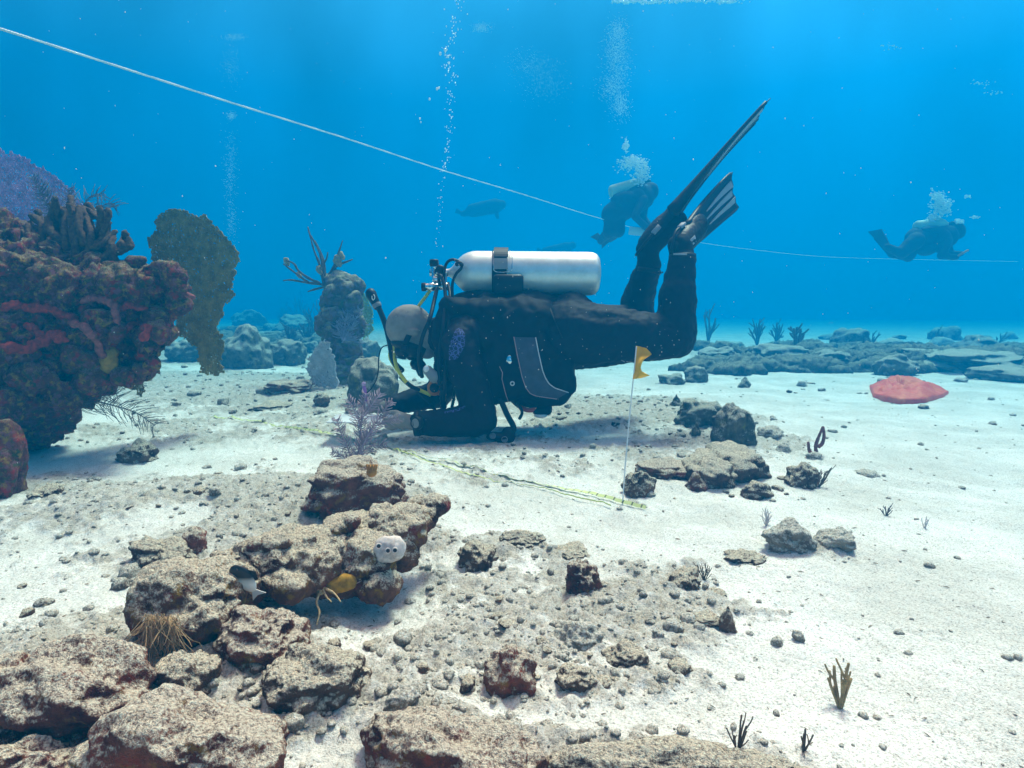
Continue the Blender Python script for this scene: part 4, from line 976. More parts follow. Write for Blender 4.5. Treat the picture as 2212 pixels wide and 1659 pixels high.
gbush('spiky little bush on the right flank of the domed brown rock', 1745, 1005, 1790, 1052, 6, M_twig, 38, thick=.0016, kids=3, lean=.5)
o = thing('finger_coral', 'dark red forked finger coral with an eye-shaped loop on the sand', 'soft coral', onground(1765, 985))
dd = (onground(1765, 985) - CAM) @ FWD; M_dred = mat('dark_red', (0.20, 0.06, 0.05), .9, var=.4, scale=80, bump=.5)
for l in ([(1765, 985), (1762, 965), (1768, 945), (1778, 922)], [(1768, 965), (1776, 958), (1780, 942), (1778, 922)], [(1755, 985), (1748, 972), (1746, 955)]):
    q = spline([P(x, y, dd) for x, y in l], 16); part('branch', clean(tube(q, np.linspace(.0085, .005, len(q)) * (1 + .25 * noise(q * 80)), 8)), M_dred, o)
gbush('single upright dark sea rod in the haze right of the diver\'s knee', 1510, 662, 1550, 740, 3, M_twig, 39, thick=.018, kids=3, depth=1)
gbush('bushy sea whip clump on the far reef line, left one', 1610, 690, 1660, 745, 8, M_twig, 40, thick=.014, kids=3, spread=.7)
gbush('bushy sea whip clump on the far reef line, right one', 1655, 690, 1700, 740, 7, M_twig, 41, thick=.014, kids=3, spread=.7)
gbush('mushroom-topped small tree coral on the far reef line', 1705, 700, 1735, 760, 3, M_twig, 42, thick=.02, kids=4, spread=1.0)
gbush('twiggy coral on the hump rock at the far right', 2010, 706, 2040, 745, 5, M_twig, 43, thick=.014, kids=2)
gbush('sparse twig leaning right at the far right reef end', 2130, 715, 2175, 745, 3, M_twig, 44, thick=.010, kids=1, lean=.9)
gbush('short stubby coral near the pipe-like piece', 1870, 712, 1900, 745, 4, M_twig, 45, thick=.014, kids=2)
for k, (x0, y0, x1, y1) in enumerate([(520, 600, 590, 668), (585, 628, 630, 695), (622, 640, 668, 710), (655, 660, 700, 725), (640, 690, 690, 740), (590, 660, 640, 712), (540, 640, 575, 690), (610, 700, 650, 745)]):
    gbush('hazy twiggy bush in the far reef, ' + ['nearest the big fan', 'second behind the rounded rock', 'tall one left of the pillar coral', 'right beside the pillar coral', 'low one by the pillar coral\'s waist', 'short one over the pale slab', 'thin one behind the encrusted boulder', 'in the middle of the clump'][k], x0, y0, x1, y1, 7, M_twig, 60 + k, thick=.010, kids=4, spread=.8, group='hazy bushes behind the fan', klen=(.4, .7))
# ------------------------------------------------------------------ the diver in front
D = 2.73
def Q(x, y, dy=0.0): return P(x, y, D + dy)
PXM = D / F
M_skin = mat('skin', (0.24, 0.21, 0.19), .75, var=.18, scale=25, bump=.25, bscale=600, bdist=.001)
M_suit = mat('neoprene', (0.006, 0.006, 0.013), .7, spec=.16, var=.25, scale=30, bump=.35, bscale=500, bdist=.0015)
M_vest = mat('vest_fabric', (0.006, 0.0055, 0.009), .75, spec=.15, var=.3, scale=18, bump=.4, bscale=260, bdist=.002)
M_panel = mat('panel_fabric', (0.050, 0.055, 0.085), .75, var=.2, scale=25, bump=.3, bscale=300, bdist=.001)
M_pipe = mat('white_piping', (0.55, 0.55, 0.58), .6)
M_pipep = mat('pink_piping', (0.40, 0.24, 0.24), .6)
M_rub = mat('black_rubber', (0.007, 0.007, 0.010), .5, spec=.22, bump=.15, bscale=200, bdist=.001)
M_chr = mat('chrome', (0.72, 0.74, 0.76), .22, 1.0)
M_dull = mat('dull_grey', (0.22, 0.22, 0.23), .6)
M_lens = mat('lens_glass', (0.10, 0.13, 0.15), .08, spec=.9)
M_yel = mat('yellow_hose', (0.62, 0.60, 0.04), .55)
M_orange = mat('orange_plastic', (0.55, 0.17, 0.02), .55)
M_red = mat('red_plastic', (0.60, 0.05, 0.03), .5)
M_wht = mat('white_plastic', (0.72, 0.73, 0.74), .5)
M_purp = mat('purple_plastic', (0.42, 0.14, 0.46), .5)
alu = bpy.data.materials.new('bare_aluminium'); alu.use_nodes = True; t = alu.node_tree; L = t.links; b = t.nodes['Principled BSDF']
b.inputs['Metallic'].default_value = .55; b.inputs['Roughness'].default_value = .42; b.inputs['Specular IOR Level'].default_value = .5
tcn = t.nodes.new('ShaderNodeTexCoord'); n = N(t, 'ShaderNodeTexNoise', Scale=14.0, Detail=8.0, Roughness=.75); L.new(tcn.outputs['Object'], n.inputs['Vector'])
r_ = ramp(t, [(.36, (0.60, 0.63, 0.62)), (.6, (0.74, 0.76, 0.76))]); L.new(n.outputs[0], r_.inputs[0]); L.new(r_.outputs[0], b.inputs['Base Color'])
rr2 = N(t, 'ShaderNodeMapRange'); rr2.inputs['To Min'].default_value = .34; rr2.inputs['To Max'].default_value = .52; L.new(n.outputs[0], rr2.inputs['Value']); L.new(rr2.outputs[0], b.inputs['Roughness'])
n = N(t, 'ShaderNodeTexNoise', Scale=240.0, Detail=4.0); L.new(tcn.outputs['Object'], n.inputs['Vector']); bp = N(t, 'ShaderNodeBump', Strength=.12, Distance=.001); L.new(n.outputs[0], bp.inputs['Height']); L.new(bp.outputs[0], b.inputs['Normal'])

def finger(base, dirs, r, seglen):
    out = []; p = np.array(base, float)
    for i, d in enumerate(dirs):
        d = np.array(d, float); d /= np.linalg.norm(d); q = p + d * seglen[i]; out.append(capsule(p, q, r * (1 - .09 * i), r * (.91 - .09 * i), 10)); p = q
    return out
def limbs(g=0.0):
    return [capsule(Q(1005, 728, -.15), Q(992, 748, -.19), .085 + g, .072 + g), capsule(Q(992, 748, -.19), Q(1040, 905, -.22), .072 + g, .056 + g),
            capsule(Q(1035, 908, -.22), Q(965, 912, -.24), .055 + g, .052 + g), capsule(Q(965, 912, -.24), Q(912, 914, -.25), .052 + g, .040 + g),
            capsule(Q(1005, 728, .15), Q(985, 748, .19), .085 + g, .07 + g), capsule(Q(985, 748, .19), Q(948, 852, .16), .07 + g, .052 + g), capsule(Q(948, 852, .16), Q(846, 876, .08), .055 + g, .036 + g),
            capsule(Q(1228, 722, -.08), Q(1310, 727, -.095), .145 + g, .118 + g), capsule(Q(1310, 727, -.095), Q(1455, 729, -.10), .118 + g, .082 + g), ell(Q(1462, 724, -.10), (.072 + g, .07 + g, .078 + g)),
            capsule(Q(1460, 715, -.10), Q(1464, 640, -.10), .076 + g, .068 + g), capsule(Q(1464, 640, -.10), Q(1474, 560, -.09), .068 + g, .046 + g),
            capsule(Q(1228, 722, .09), Q(1375, 702, .34), .135 + g, .085 + g), capsule(Q(1375, 702, .34), Q(1376, 655, .32), .082 + g, .074 + g), capsule(Q(1376, 655, .32), Q(1402, 572, .22), .072 + g, .047 + g)]
def torso(g=0.0):
    M = euler(-.0, 0, 0)
    return [ell(Q(1015, 715), (.155 + g, .19 + g, .125 + g)), ell(Q(1075, 712), (.15 + g, .17 + g, .12 + g)), ell(Q(1140, 714), (.14 + g, .155 + g, .115 + g)), ell(Q(1215, 716), (.145 + g, .165 + g, .142 + g)), ell(Q(1235, 690, -.06), (.10 + g, .09 + g, .105 + g)), ell(Q(1235, 690, .07), (.10 + g, .09 + g, .105 + g))]
HC = Q(888, 708)
FD = np.array([-.20, 0, -.98]); FD /= np.linalg.norm(FD); CD = np.array([-FD[2] * -1, 0, FD[0] * 1.0]); CD = np.array([-.98, 0, .20])
HM = np.stack([CD, np.array([0, 1.0, 0]), np.cross(CD, [0, 1.0, 0])], 1)      # crown axis, side axis, back-of-head axis
def hp(c, s, f): return HC + CD * c + np.array([0, 1.0, 0]) * s + FD * f
head = [ell(HC + CD * .006, (.104, .080, .100), HM), ell(hp(-.03, 0, .055), (.075, .066, .065), HM), ell(hp(-.085, 0, .085), (.040, .046, .035), HM), ell(hp(-.06, 0, .04), (.075, .058, .06), HM),
        ell(hp(.0, 0, .108), (.012, .012, .016), HM, 2), ell(hp(-.022, 0, .117), (.014, .014, .014), HM, 2), ell(hp(.028, 0, .082), (.018, .055, .018), HM, 2),
        ell(hp(-.052, 0, .112), (.007, .022, .009), HM, 2), ell(hp(-.064, 0, .110), (.008, .020, .009), HM, 2), ell(hp(-.022, -.080, .010), (.030, .010, .017), HM, 2), ell(hp(-.022, .080, .010), (.030, .010, .017), HM, 2),
        ell(hp(-.030, -.082, .004), (.020, .014, .010), HM, 2), capsule(hp(-.05, 0, .01), Q(985, 725), .062, .075)]
# left hand closes on the slate from the right; the right hand holds the pencil
lw, rw = Q(908, 914, -.25), Q(846, 876, .08)
lp = Q(874, 910, -.24); rp_ = Q(818, 880, .05)
hands = [capsule(lw, lp, .032, .030), ell(lp + np.array([-.006, 0, 0]), (.044, .026, .034)), ell(lp + np.array([-.012, -.01, .012]), (.036, .022, .026))]
for k, (dy, dz) in enumerate([(-.026, .014), (-.022, -.004), (-.010, -.019), (.008, -.026)]):
    hands += finger(lp + np.array([-.030, dy, dz]), [(-1, .05, -.05 - .1 * k), (-.7, .7, .2), (.1, .8, .45)], .0092 - .0006 * k, [(.036, .036, .033, .027)[k], .023, .018])
hands += finger(lp + np.array([-.005, -.006, .026]), [(-.9, .2, .35), (-1, .1, -.05), (-.9, 0, -.35)], .0105, [.030, .028, .020])
hands += [capsule(rw, rp_, .030, .028), ell(rp_ + np.array([-.004, 0, .0]), (.042, .030, .027))]
for k, (dy, dz) in enumerate([(-.022, .010), (-.014, -.008), (.0, -.018), (.014, -.022)]):
    hands += finger(rp_ + np.array([-.028, dy, dz]), [(-1, -.1, .1 - .12 * k), (-.5, .1, -.9), (.4, .1, -.7)], .0092 - .0006 * k, [(.034, .036, .033, .026)[k], .023, .017])
hands += finger(rp_ + np.array([-.004, -.018, .018]), [(-.9, -.2, .45), (-1, .1, -.1), (-.7, .3, -.5)], .0105, [.030, .026, .018])
feet = [capsule(Q(1474, 560, -.09), Q(1470, 530, -.08), .044, .040), capsule(Q(1470, 530, -.08), Q(1505, 492, .03), .042, .032), capsule(Q(1402, 572, .22), Q(1400, 540, .20), .044, .042), capsule(Q(1400, 540, .20), Q(1462, 480, .18), .042, .032)]
dv = thing('person', 'nearest diver, shaven head down, hovering flat over the sand in a black wetsuit', 'person', Q(1040, 945, -.1))
bv_ = union(limbs() + torso() + head + hands + feet, .0048, 5)
part('body', bv_, M_skin, dv, label='bare shaven head and bare hands')
def folds(v, n):
    return .0055 * noise(v * np.array([9, 9, 26])) + .0040 * billow(v * np.array([22, 16, 16]) + 3, 2) + .0016 * noise(v * 60)
sv = union(limbs(.006) + torso(.008) + [capsule(Q(985, 725), Q(950, 722), .085, .074)], .0075, 5, folds)
part('wetsuit', sv, M_suit, dv)
SB = bvh(sv)
for a, b_, ra, rb, nm in ((Q(916, 914, -.25), Q(902, 914, -.25), .0475, .0465, 'cuff'), (Q(853, 875, .085), Q(842, 877, .078), .044, .043, 'cuff')):
    v, f = lathe([(0, ra - .006), (0, ra), (np.linalg.norm(b_ - a), rb), (np.linalg.norm(b_ - a), rb - .008)], a, b_ - a, 24); part(nm, (v, f), M_suit, dv)
def strip(lines, bv, off=.003, sub=1):
    """sheet stretched between picture lines and laid on a surface"""
    rows = []
    for l in lines:
        r0 = []
        for x, y in l:
            h = hit(bv, x, y, off); r0.append(h if h is not None else None)
        ok = [q for q in r0 if q is not None]
        for i, q in enumerate(r0):
            if q is None:
                d0 = (ok[0] - CAM) @ FWD if ok else D - .2; r0[i] = P(l[i][0], l[i][1], d0)
        rows.append(r0)
    V = np.array(rows); m_, n_ = V.shape[:2]; V = V.reshape(-1, 3); i = (np.arange(m_ - 1)[:, None] * n_ + np.arange(n_ - 1)[None]).ravel()
    return V, np.stack([i, i + 1, i + n_ + 1, i + n_], 1)
def pl(pts, n):
    p = np.array(pts, float); s = np.concatenate([[0], np.cumsum(np.linalg.norm(np.diff(p, axis=0), axis=1))]); u = np.linspace(0, s[-1], n)
    return np.stack([np.interp(u, s, p[:, 0]), np.interp(u, s, p[:, 1])], 1)
hm = bpy.data.materials.new('honeycomb_print'); hm.use_nodes = True; t = hm.node_tree; L = t.links; b = t.nodes['Principled BSDF']; b.inputs['Roughness'].default_value = .8
tcn = t.nodes.new('ShaderNodeTexCoord'); vo = N(t, 'ShaderNodeTexVoronoi', feature='DISTANCE_TO_EDGE', Scale=75.0); L.new(tcn.outputs['Object'], vo.inputs['Vector'])
r_ = ramp(t, [(.03, (0.08, 0.10, 0.34)), (.075, (0.03, 0.035, 0.16)), (.14, (0.006, 0.007, 0.035))]); L.new(vo.outputs['Distance'], r_.inputs[0]); L.new(r_.outputs[0], b.inputs['Base Color'])
nrow = 16; la = pl([(984, 712), (974, 735), (969, 758), (970, 778)], nrow); lb = pl([(996, 706), (1005, 722), (1004, 748), (988, 776)], nrow)
part('sleeve_print', strip([[tuple(la[i] + (lb[i] - la[i]) * s) for s in np.linspace(0, 1, 8)] for i in range(nrow)], SB, .003), hm, dv, label='blue honeycomb print')
la = pl([(960, 889), (985, 884), (1004, 876)], 8); lb = pl([(960, 893), (985, 890), (1006, 880)], 8)
part('sleeve_print', strip([[tuple(la[i]), tuple((la[i] + lb[i]) / 2), tuple(lb[i])] for i in range(8)], SB, .003), hm, dv, label='blue streak on the forearm')
for s_, (pa, pb) in enumerate((((1353, 780), (1372, 782)), ((1342, 777), (1350, 781)))):
    part('leg_print', strip([pl([pa, pb], 6), pl([(pa[0], pa[1] + 2), (pb[0], pb[1] + 2)], 6)], SB, .003), M_dull, dv)
ps = [hit(SB, x, y, .002) for x, y in pl([(1187, 662), (1197, 690), (1215, 730)], 14)]
ps = [q for q in ps if q is not None]
if len(ps) > 3: part('seam', clean(tube(np.array(ps), .002, 5)), M_rub, dv)

# dive computer on the left wrist
wc = thing('dive_computer', 'round dive computer with a grey face on the diver\'s left wrist', 'dive computer', Q(903, 914, -.30))
v, f = lathe([(0, .047), (0, .052), (.022, .051), (.022, .046)], Q(908, 914, -.25), Q(897, 914, -.25) - Q(908, 914, -.25), 24); part('strap', (v, f), M_rub, wc)
cx_ = Q(900, 914, -.30); ax_ = np.array([-.55, -.83, .05]); v, f = lathe([(-.012, .001), (-.012, .026), (.004, .026), (.008, .022), (.008, .0185)], cx_, ax_, 24); part('case', (v, f), M_rub, wc)
v, f = lathe([(.0075, .0002), (.0075, .0187)], cx_, ax_, 24); part('display', (v, f), M_dull, wc)

# boots and fins
M_boot = mat('boot', (0.007, 0.007, 0.010), .8, spec=.12, bump=.4, bscale=300, bdist=.001)
M_grey = mat('pale_blade_insert', (0.27, 0.28, 0.32), .6, var=.1, scale=20)
for a_, b_, c_ in ((Q(1474, 566, -.09), Q(1470, 530, -.08), Q(1510, 487, .04)), (Q(1402, 578, .22), Q(1399, 538, .20), Q(1466, 476, .18))):
    part('boot', union([capsule(a_, b_, .052, .050), capsule(b_, c_, .050, .040), ell(b_ + np.array([-.005, 0, .004]), (.05, .045, .04))], .006, 4, lambda v, n: .002 * noise(v * 50)), M_boot, dv)
def fin(label, heel, tip, wdir, pocket, blen, bw, rail=(.019, .0045, 1.2)):
    heel = np.array(heel); tip = np.array(tip); l = tip - heel; Ltot = np.linalg.norm(l); l /= Ltot; w_ = np.array(wdir, float); w_ -= l * (w_ @ l); w_ /= np.linalg.norm(w_); n_ = np.cross(l, w_)
    o = thing('swim_fin', label, 'fin', heel)
    # foot pocket: an open shoe shape
    M = np.stack([l, w_, n_], 1)
    part('foot_pocket', union([ell(heel + l * .10, (.13, .052, .046), M), ell(heel + l * .20, (.11, .058, .034), M), ell(heel + l * .03, (.045, .040, .040), M)], .006, 3, lambda v, n: .0015 * billow(v * 50, 2)), M_rub, o)
    # blade: a plate that widens outward, thinner to the tip, slightly bowed, its end scooped
    nl, nw = 26, 13; V = []
    for sgn in (1, -1):
        for i in range(nl):
            s = i / (nl - 1); q = pocket + (Ltot - pocket) * s; half = bw[0] + (bw[1] - bw[0]) * min(1, s * 1.25) ** .8; th = .006 * (1 - s) + .0016
            for j in range(nw):
                u = j / (nw - 1) * 2 - 1; sc = -.03 * (1 - abs(u)) * (s ** 6); V.append(heel + l * (q + sc) + w_ * u * half + n_ * (sgn * th + .010 * math.sin(s * 2.6) + .006 * math.cos(u * 3 * math.pi) * s * .6))
    V = np.array(V); i = (np.arange(nl - 1)[:, None] * nw + np.arange(nw - 1)[None]).ravel(); a = np.stack([i, i + nw, i + nw + 1, i + 1], 1); m_ = nl * nw
    fs = [tuple(q) for q in a] + [tuple(q[::-1] + m_) for q in a]
    ring = [(0, j) for j in range(nw)] + [(i_, nw - 1) for i_ in range(1, nl)] + [(nl - 1, j) for j in range(nw - 2, -1, -1)] + [(i_, 0) for i_ in range(nl - 2, 0, -1)]; ring = [i_ * nw + j for i_, j in ring]
    for k in range(len(ring)): x1, x2 = ring[k], ring[(k + 1) % len(ring)]; fs.append((x1, x2, x2 + m_, x1 + m_))
    part('blade', (V, fs), M_rub, o)
    for sg in (-1, 1):
        pts = []; rad = []
        for s in np.linspace(0, 1, 16):
            q = pocket * .55 + (Ltot * .97 - pocket * .55) * s; half = .05 + (bw[1] - .05) * min(1, max(0, s * 1.2 - .1)) ** .8; pts.append(heel + l * q + w_ * sg * half + n_ * .010 * math.sin(s * 2.6)); rad.append((rail[0] - rail[1]) * (1 - s) ** rail[2] + rail[1])
        part('side_rail', clean(tube(np.array(pts), rad, 8)), M_rub, o)
    for u0, u1, s0, s1 in ((-.62, -.28, .20, .94), (-.16, .16, .12, .90), (.28, .62, .20, .94)):
        V = []
        for sgn in (1, -1):
            for i_ in range(12):
                s = s0 + (s1 - s0) * i_ / 11; q = pocket + (Ltot - pocket) * s; half = bw[0] + (bw[1] - bw[0]) * min(1, s * 1.25) ** .8; wd = .12 + .88 * (i_ / 11) ** .7
                for u in ((u0 + u1) / 2 - (u1 - u0) / 2 * wd, (u0 + u1) / 2 + (u1 - u0) / 2 * wd):
                    V.append(heel + l * q + w_ * u * half + n_ * (sgn * (.0075 * (1 - s) + .0045) + .010 * math.sin(s * 2.6) + .006 * math.cos(u * 3 * math.pi) * s * .6))
        V = np.array(V); fs = []
        for sg, off in ((1, 0), (-1, 24)):
            for i_ in range(11): q = (off + 2 * i_, off + 2 * i_ + 2, off + 2 * i_ + 3, off + 2 * i_ + 1); fs.append(q if sg > 0 else q[::-1])
        for i_ in range(11):
            for c_ in (0, 1): fs.append((2 * i_ + c_, 2 * i_ + 2 + c_, 24 + 2 * i_ + 2 + c_, 24 + 2 * i_ + c_))
        fs += [(0, 1, 25, 24), (22, 23, 47, 46)]
        part('insert', (V, fs), M_grey, o, False)
    # heel strap with buckles
    q = spline([heel + l * .10 + w_ * .055, heel + l * .02 + w_ * .060 - n_ * 0, heel - l * .045, heel + l * .02 - w_ * .060, heel + l * .10 - w_ * .055], 24)
    st = part('heel_strap', clean(tube(q, .0065, 6)), M_rub, o)
    for sg in (-1, 1): part('buckle', box(heel + l * .085 + w_ * sg * .064, (.045, .012, .022), M, .3), M_grey, st)
    part('logo_plate', box(heel + l * .06 - n_ * .046, (.05, .03, .006), M, .3), M_grey, o)
    return o, l, w_, n_
fin('long black fin seen edge-on, pointing up to the right from the diver\'s far foot', Q(1388, 535, .20), Q(1652, 236, .16), (.16, 1, -.13), .36, .5, (.065, .10), (.034, .008, 2.6))
fin('fin with pale grey stripes, spread flat, on the diver\'s near foot', Q(1462, 535, -.10), Q(1590, 410, .34), (.55, .60, -.55), .24, .4, (.058, .088), (.014, .006, 1.0))
# the boot sole and its pale mark
bx = thing('ankle_weight', 'black ankle cuff with a pale bar on the near leg', 'ankle strap', Q(1475, 552, -.14))
v, f = lathe([(0, .050), (0, .056), (.022, .056), (.022, .050)], Q(1474, 562, -.09), Q(1474, 540, -.09) - Q(1474, 562, -.09), 24); part('band', (v, f), M_rub, bx)
part('bar', box(Q(1469, 549, -.149), (.055, .006, .007)), M_grey, bx)
ab = thing('ankle_strap', 'black ankle strap with loose end on the far leg', 'ankle strap', Q(1402, 585, .16))
v, f = lathe([(0, .050), (0, .057), (.02, .057), (.02, .050)], Q(1400, 590, .225), Q(1404, 570, .22) - Q(1400, 590, .225), 24); part('band', (v, f), M_rub, ab)
part('loose_end', clean(tube(spline([Q(1416, 588, .18), Q(1424, 590, .17), Q(1432, 588, .165)], 8), .004, 6)), M_rub, ab)

# ---- the tank
tk = thing('scuba_tank', 'bare aluminium scuba tank lying along the nearest diver\'s back', 'scuba tank', Q(1130, 636))
TA = Q(966, 589); TD = Q(1297, 592) - TA; TD /= np.linalg.norm(TD)
prof = [(0, .001), (0, .016), (.012, .018), (.022, .026), (.034, .042), (.050, .060), (.068, .076), (.088, .086), (.108, .0915), (.125, .093), (.60, .093), (.625, .0915), (.642, .085), (.652, .072), (.657, .05), (.658, .001)]
pp = []
for (s0, r0), (s1, r1) in zip(prof[:-1], prof[1:]):
    for k in range(2): pp.append((s0 + (s1 - s0) * k / 2, r0 + (r1 - r0) * k / 2))
part('cylinder', lathe(pp + [prof[-1]], TA, TD, 56), alu, tk)
v, f = lathe([(0, .012), (0, .0205), (.012, .0205), (.014, .017), (.022, .017), (.024, .013)], TA - TD * .020, TD, 24); part('neck_ring', (v, f), M_chr, tk)
v, f = lathe([(0, .001), (0, .015), (.055, .015), (.06, .012), (.06, .001)], TA - TD * .075, TD, 20); vv_ = part('valve', (v, f), M_chr, tk)
k0 = Q(938, 590, -.01); v, f = lathe([(0, .009), (.022, .009), (.024, .017), (.030, .020), (.048, .020), (.054, .017), (.055, .001)], k0 + np.array([0, 0, .004]), (0, 0, 1), 14); part('valve_knob', (v, f), M_rub, vv_)
v, f = lathe([(0, .001), (0, .017), (.004, .020), (.022, .020), (.028, .014), (.028, .001)], Q(952, 583, -.05), (0, -1, 0), 14); part('valve_knob', (v, f), M_rub, vv_)
# band and buckle
bd = thing('tank_band', 'black webbing band with a metal cam buckle round the tank', 'strap', Q(1082, 640))
s0 = (1064 - 966) * PXM
v, f = lathe([(s0, .0935), (s0, .098), (s0 + .062, .098), (s0 + .062, .0935)], TA, TD, 48); part('webbing', (v, f), M_rub, bd)
def ontank(x, a, r=.100):
    c = TA + TD * ((x - 966) * PXM); return c + np.array([0, -math.cos(a), math.sin(a)]) * r
for a0, a1, m_, nm, x0, x1, r0 in ((.62, 1.35, M_rub, 'buckle_flap', 1068, 1098, .104), (.10, .55, M_dull, 'buckle_plate', 1068, 1097, .102)):
    V = np.array([[ontank(x, a, r0 + dr) for x in (x0, x1)] for dr in (0, .006) for a in np.linspace(a0, a1, 7)]).reshape(-1, 3); fs = []
    for i_ in range(6):
        fs += [(2 * i_, 2 * i_ + 1, 2 * i_ + 3, 2 * i_ + 2), (14 + 2 * i_, 14 + 2 * i_ + 2, 14 + 2 * i_ + 3, 14 + 2 * i_ + 1)]
        for c_ in (0, 1): fs.append((2 * i_ + c_, 2 * i_ + 2 + c_, 16 + 2 * i_ + c_, 14 + 2 * i_ + c_))
    fs += [(0, 1, 15, 14), (12, 13, 27, 26)]
    part(nm, (V, fs), m_, bd, False)
part('buckle_wire', clean(tube(spline([ontank(1101, 1.1, .103), ontank(1106, .7, .105), ontank(1106, .3, .106), ontank(1102, .02, .104), ontank(1072, .0, .104), ontank(1067, .3, .104), ontank(1067, 1.0, .104)], 36), .0022, 6)), M_chr, bd)

# ---- buoyancy vest
vest = thing('buoyancy_vest', 'black inflated buoyancy vest round the nearest diver, light piping on its side pocket', 'dive vest', Q(1120, 880))
vp = []
for sy in (-1, 1):
    vp += [ell(Q(1100, 668, sy * .10), (.22, .10, .045)), ell(Q(1010, 668, sy * .13), (.11, .06, .05), euler(0, .2, 0)), capsule(Q(975, 672, sy * .13), Q(955, 735, sy * .15), .042, .040), capsule(Q(955, 735, sy * .15), Q(965, 800, sy * .15), .040, .034),
           ell(Q(1120, 742, sy * .165), (.105, .055, .15)), ell(Q(1150, 790, sy * .165), (.120, .062, .13)), ell(Q(1185, 822, sy * .155), (.108, .065, .105)), ell(Q(1205, 800, sy * .15), (.07, .05, .085)), ell(Q(1095, 815, sy * .16), (.075, .05, .10)),
           ell(Q(1150, 700, sy * .15), (.10, .05, .09)), ell(Q(1068, 800, sy * .16), (.085, .05, .135)), ell(Q(1055, 740, sy * .16), (.08, .05, .12)), capsule(Q(1060, 690, sy * .18), Q(1082, 800, sy * .19), .030, .030)]
vp += [ell(Q(1100, 648), (.26, .13, .035)), ell(Q(1150, 850), (.10, .16, .05)), capsule(Q(975, 672, -.13), Q(975, 672, .13), .035, .035), ell(Q(1195, 655), (.05, .10, .03))]
vvf = union(vp, .0085, 3, lambda v, n: .010 * billow(v * 9 + 7, 2) + .006 * noise(v * 24) + .0012 * noise(v * 80))
part('jacket', vvf, M_vest, vest); VB = bvh(vvf)
nrow = 26
la = pl([(1110, 728), (1118, 770), (1128, 815), (1136, 838), (1146, 851), (1160, 856), (1203, 862)], nrow); lb = pl([(1157, 729), (1164, 765), (1172, 800), (1178, 816), (1186, 829), (1198, 838), (1228, 848)], nrow)
part('side_panel', strip([[tuple(la[i] + (lb[i] - la[i]) * s) for s in np.linspace(0, 1, 9)] for i in range(nrow)], VB, .004), M_panel, vest)
for l_, m_ in ((la, M_pipep), (lb, M_pipe)):
    q = [hit(VB, x, y, .006) for x, y in l_]; q = [h for h in q if h is not None]; part('piping', clean(tube(np.array(q), .0021, 6)), m_, vest)
part('pad', box(Q(1098, 614, -.105), (.125, .05, .080), None, .35), M_rub, vest)
q = [hit(VB, x, y, .004) for x, y in ((1103, 828), (1108, 824), (1112, 828), (1108, 833), (1103, 829))]
q = [h for h in q if h is not None]
if len(q) > 3:
    c_ = np.mean(q, 0); an = np.linspace(0, 2 * math.pi, 15); part('ring', clean(tube(np.array([c_ + np.array([.0075 * math.cos(a), 0, .0075 * math.sin(a)]) for a in an]), .0028, 6, False)), M_pipe, vest)
c_ = hit(VB, 1099, 776, .006)
if c_ is not None:
    cl = part('clip', union([ell(c_, (.011, .005, .018), euler(0, .3, 0)), ell(c_ + np.array([.004, -.003, -.008]), (.010, .005, .012))], .0022, 2), M_chr, vest)
q = [hit(VB, x, y, .006) for x, y in pl([(1079, 792), (1086, 806), (1084, 818), (1092, 850), (1098, 868)], 12)]; q = [h for h in q if h is not None]
if len(q) > 3: part('cord', clean(tube(np.array(q), .0018, 5)), M_pipep, vest)
# under-belly bits
part('whistle_tube', clean(tube(spline([Q(1122, 878, -.10), Q(1140, 886, -.12), Q(1160, 884, -.13)], 10), .010, 10)), M_red, None, label='red tube tip peeping out under the vest', cat='signal tube')
ws_ = thing('weight_pouch', 'small pouch with a white end under the rear of the vest', 'pouch', Q(1172, 900, -.12))
part('body', union([ell(Q(1168, 888, -.12), (.035, .03, .022)), ell(Q(1182, 884, -.12), (.022, .025, .026))], .005, 3), M_vest, ws_)
part('cap', ell(Q(1168, 897, -.125), (.028, .022, .011)), M_wht, ws_)

# ---- regulator set
rg_ = thing('regulator', 'chrome regulator first stage with black hoses at the tank valve', 'regulator', Q(930, 625))
v, f = lathe([(0, .001), (0, .016), (.010, .018), (.014, .018), (.016, .0155), (.030, .0155), (.032, .018), (.048, .018), (.050, .014), (.095, .014), (.098, .0165), (.108, .0165), (.110, .001)], Q(913, 620, -.04), (1, 0, .02), 24); part('first_stage', (v, f), M_chr, rg_)
v, f = lathe([(0, .001), (0, .0175), (.010, .0185), (.018, .0185), (.018, .001)], Q(911, 620, -.04), (1, 0, .02), 20); part('end_cap', (v, f), M_rub, rg_)
part('yoke', union([capsule(Q(938, 618, -.02), Q(934, 572, -.02), .008, .008), capsule(Q(962, 618, -.02), Q(962, 590, -.02), .007, .007), capsule(Q(934, 574, -.02), Q(958, 586, -.02), .008, .008), ell(Q(945, 604, -.02), (.024, .018, .016))], .003, 2), M_chr, rg_)
def hose(pts, r, m_=None, par=None, nm='hose'):
    q = spline([Q(*p) for p in pts], 40); return part(nm, clean(tube(q, r, 9)), m_ or M_rub, par or rg_)
hose([(958, 616, -.05), (962, 575, -.10), (975, 561, -.11), (992, 566, -.11), (997, 578, -.11), (985, 592, -.12), (977, 615, -.13), (978, 650, -.14)], .0062)
hose([(985, 572, -.11), (992, 568, -.112), (999, 573, -.11)], .009)
hose([(950, 618, -.05), (948, 595, -.08), (956, 604, -.10), (962, 640, -.13), (958, 700, -.20), (950, 760, -.22), (948, 830, -.22)], .0075)
hose([(944, 622, -.05), (938, 650, -.12), (928, 690, -.19), (912, 730, -.18), (905, 775, -.16), (912, 815, -.13)], .0085)
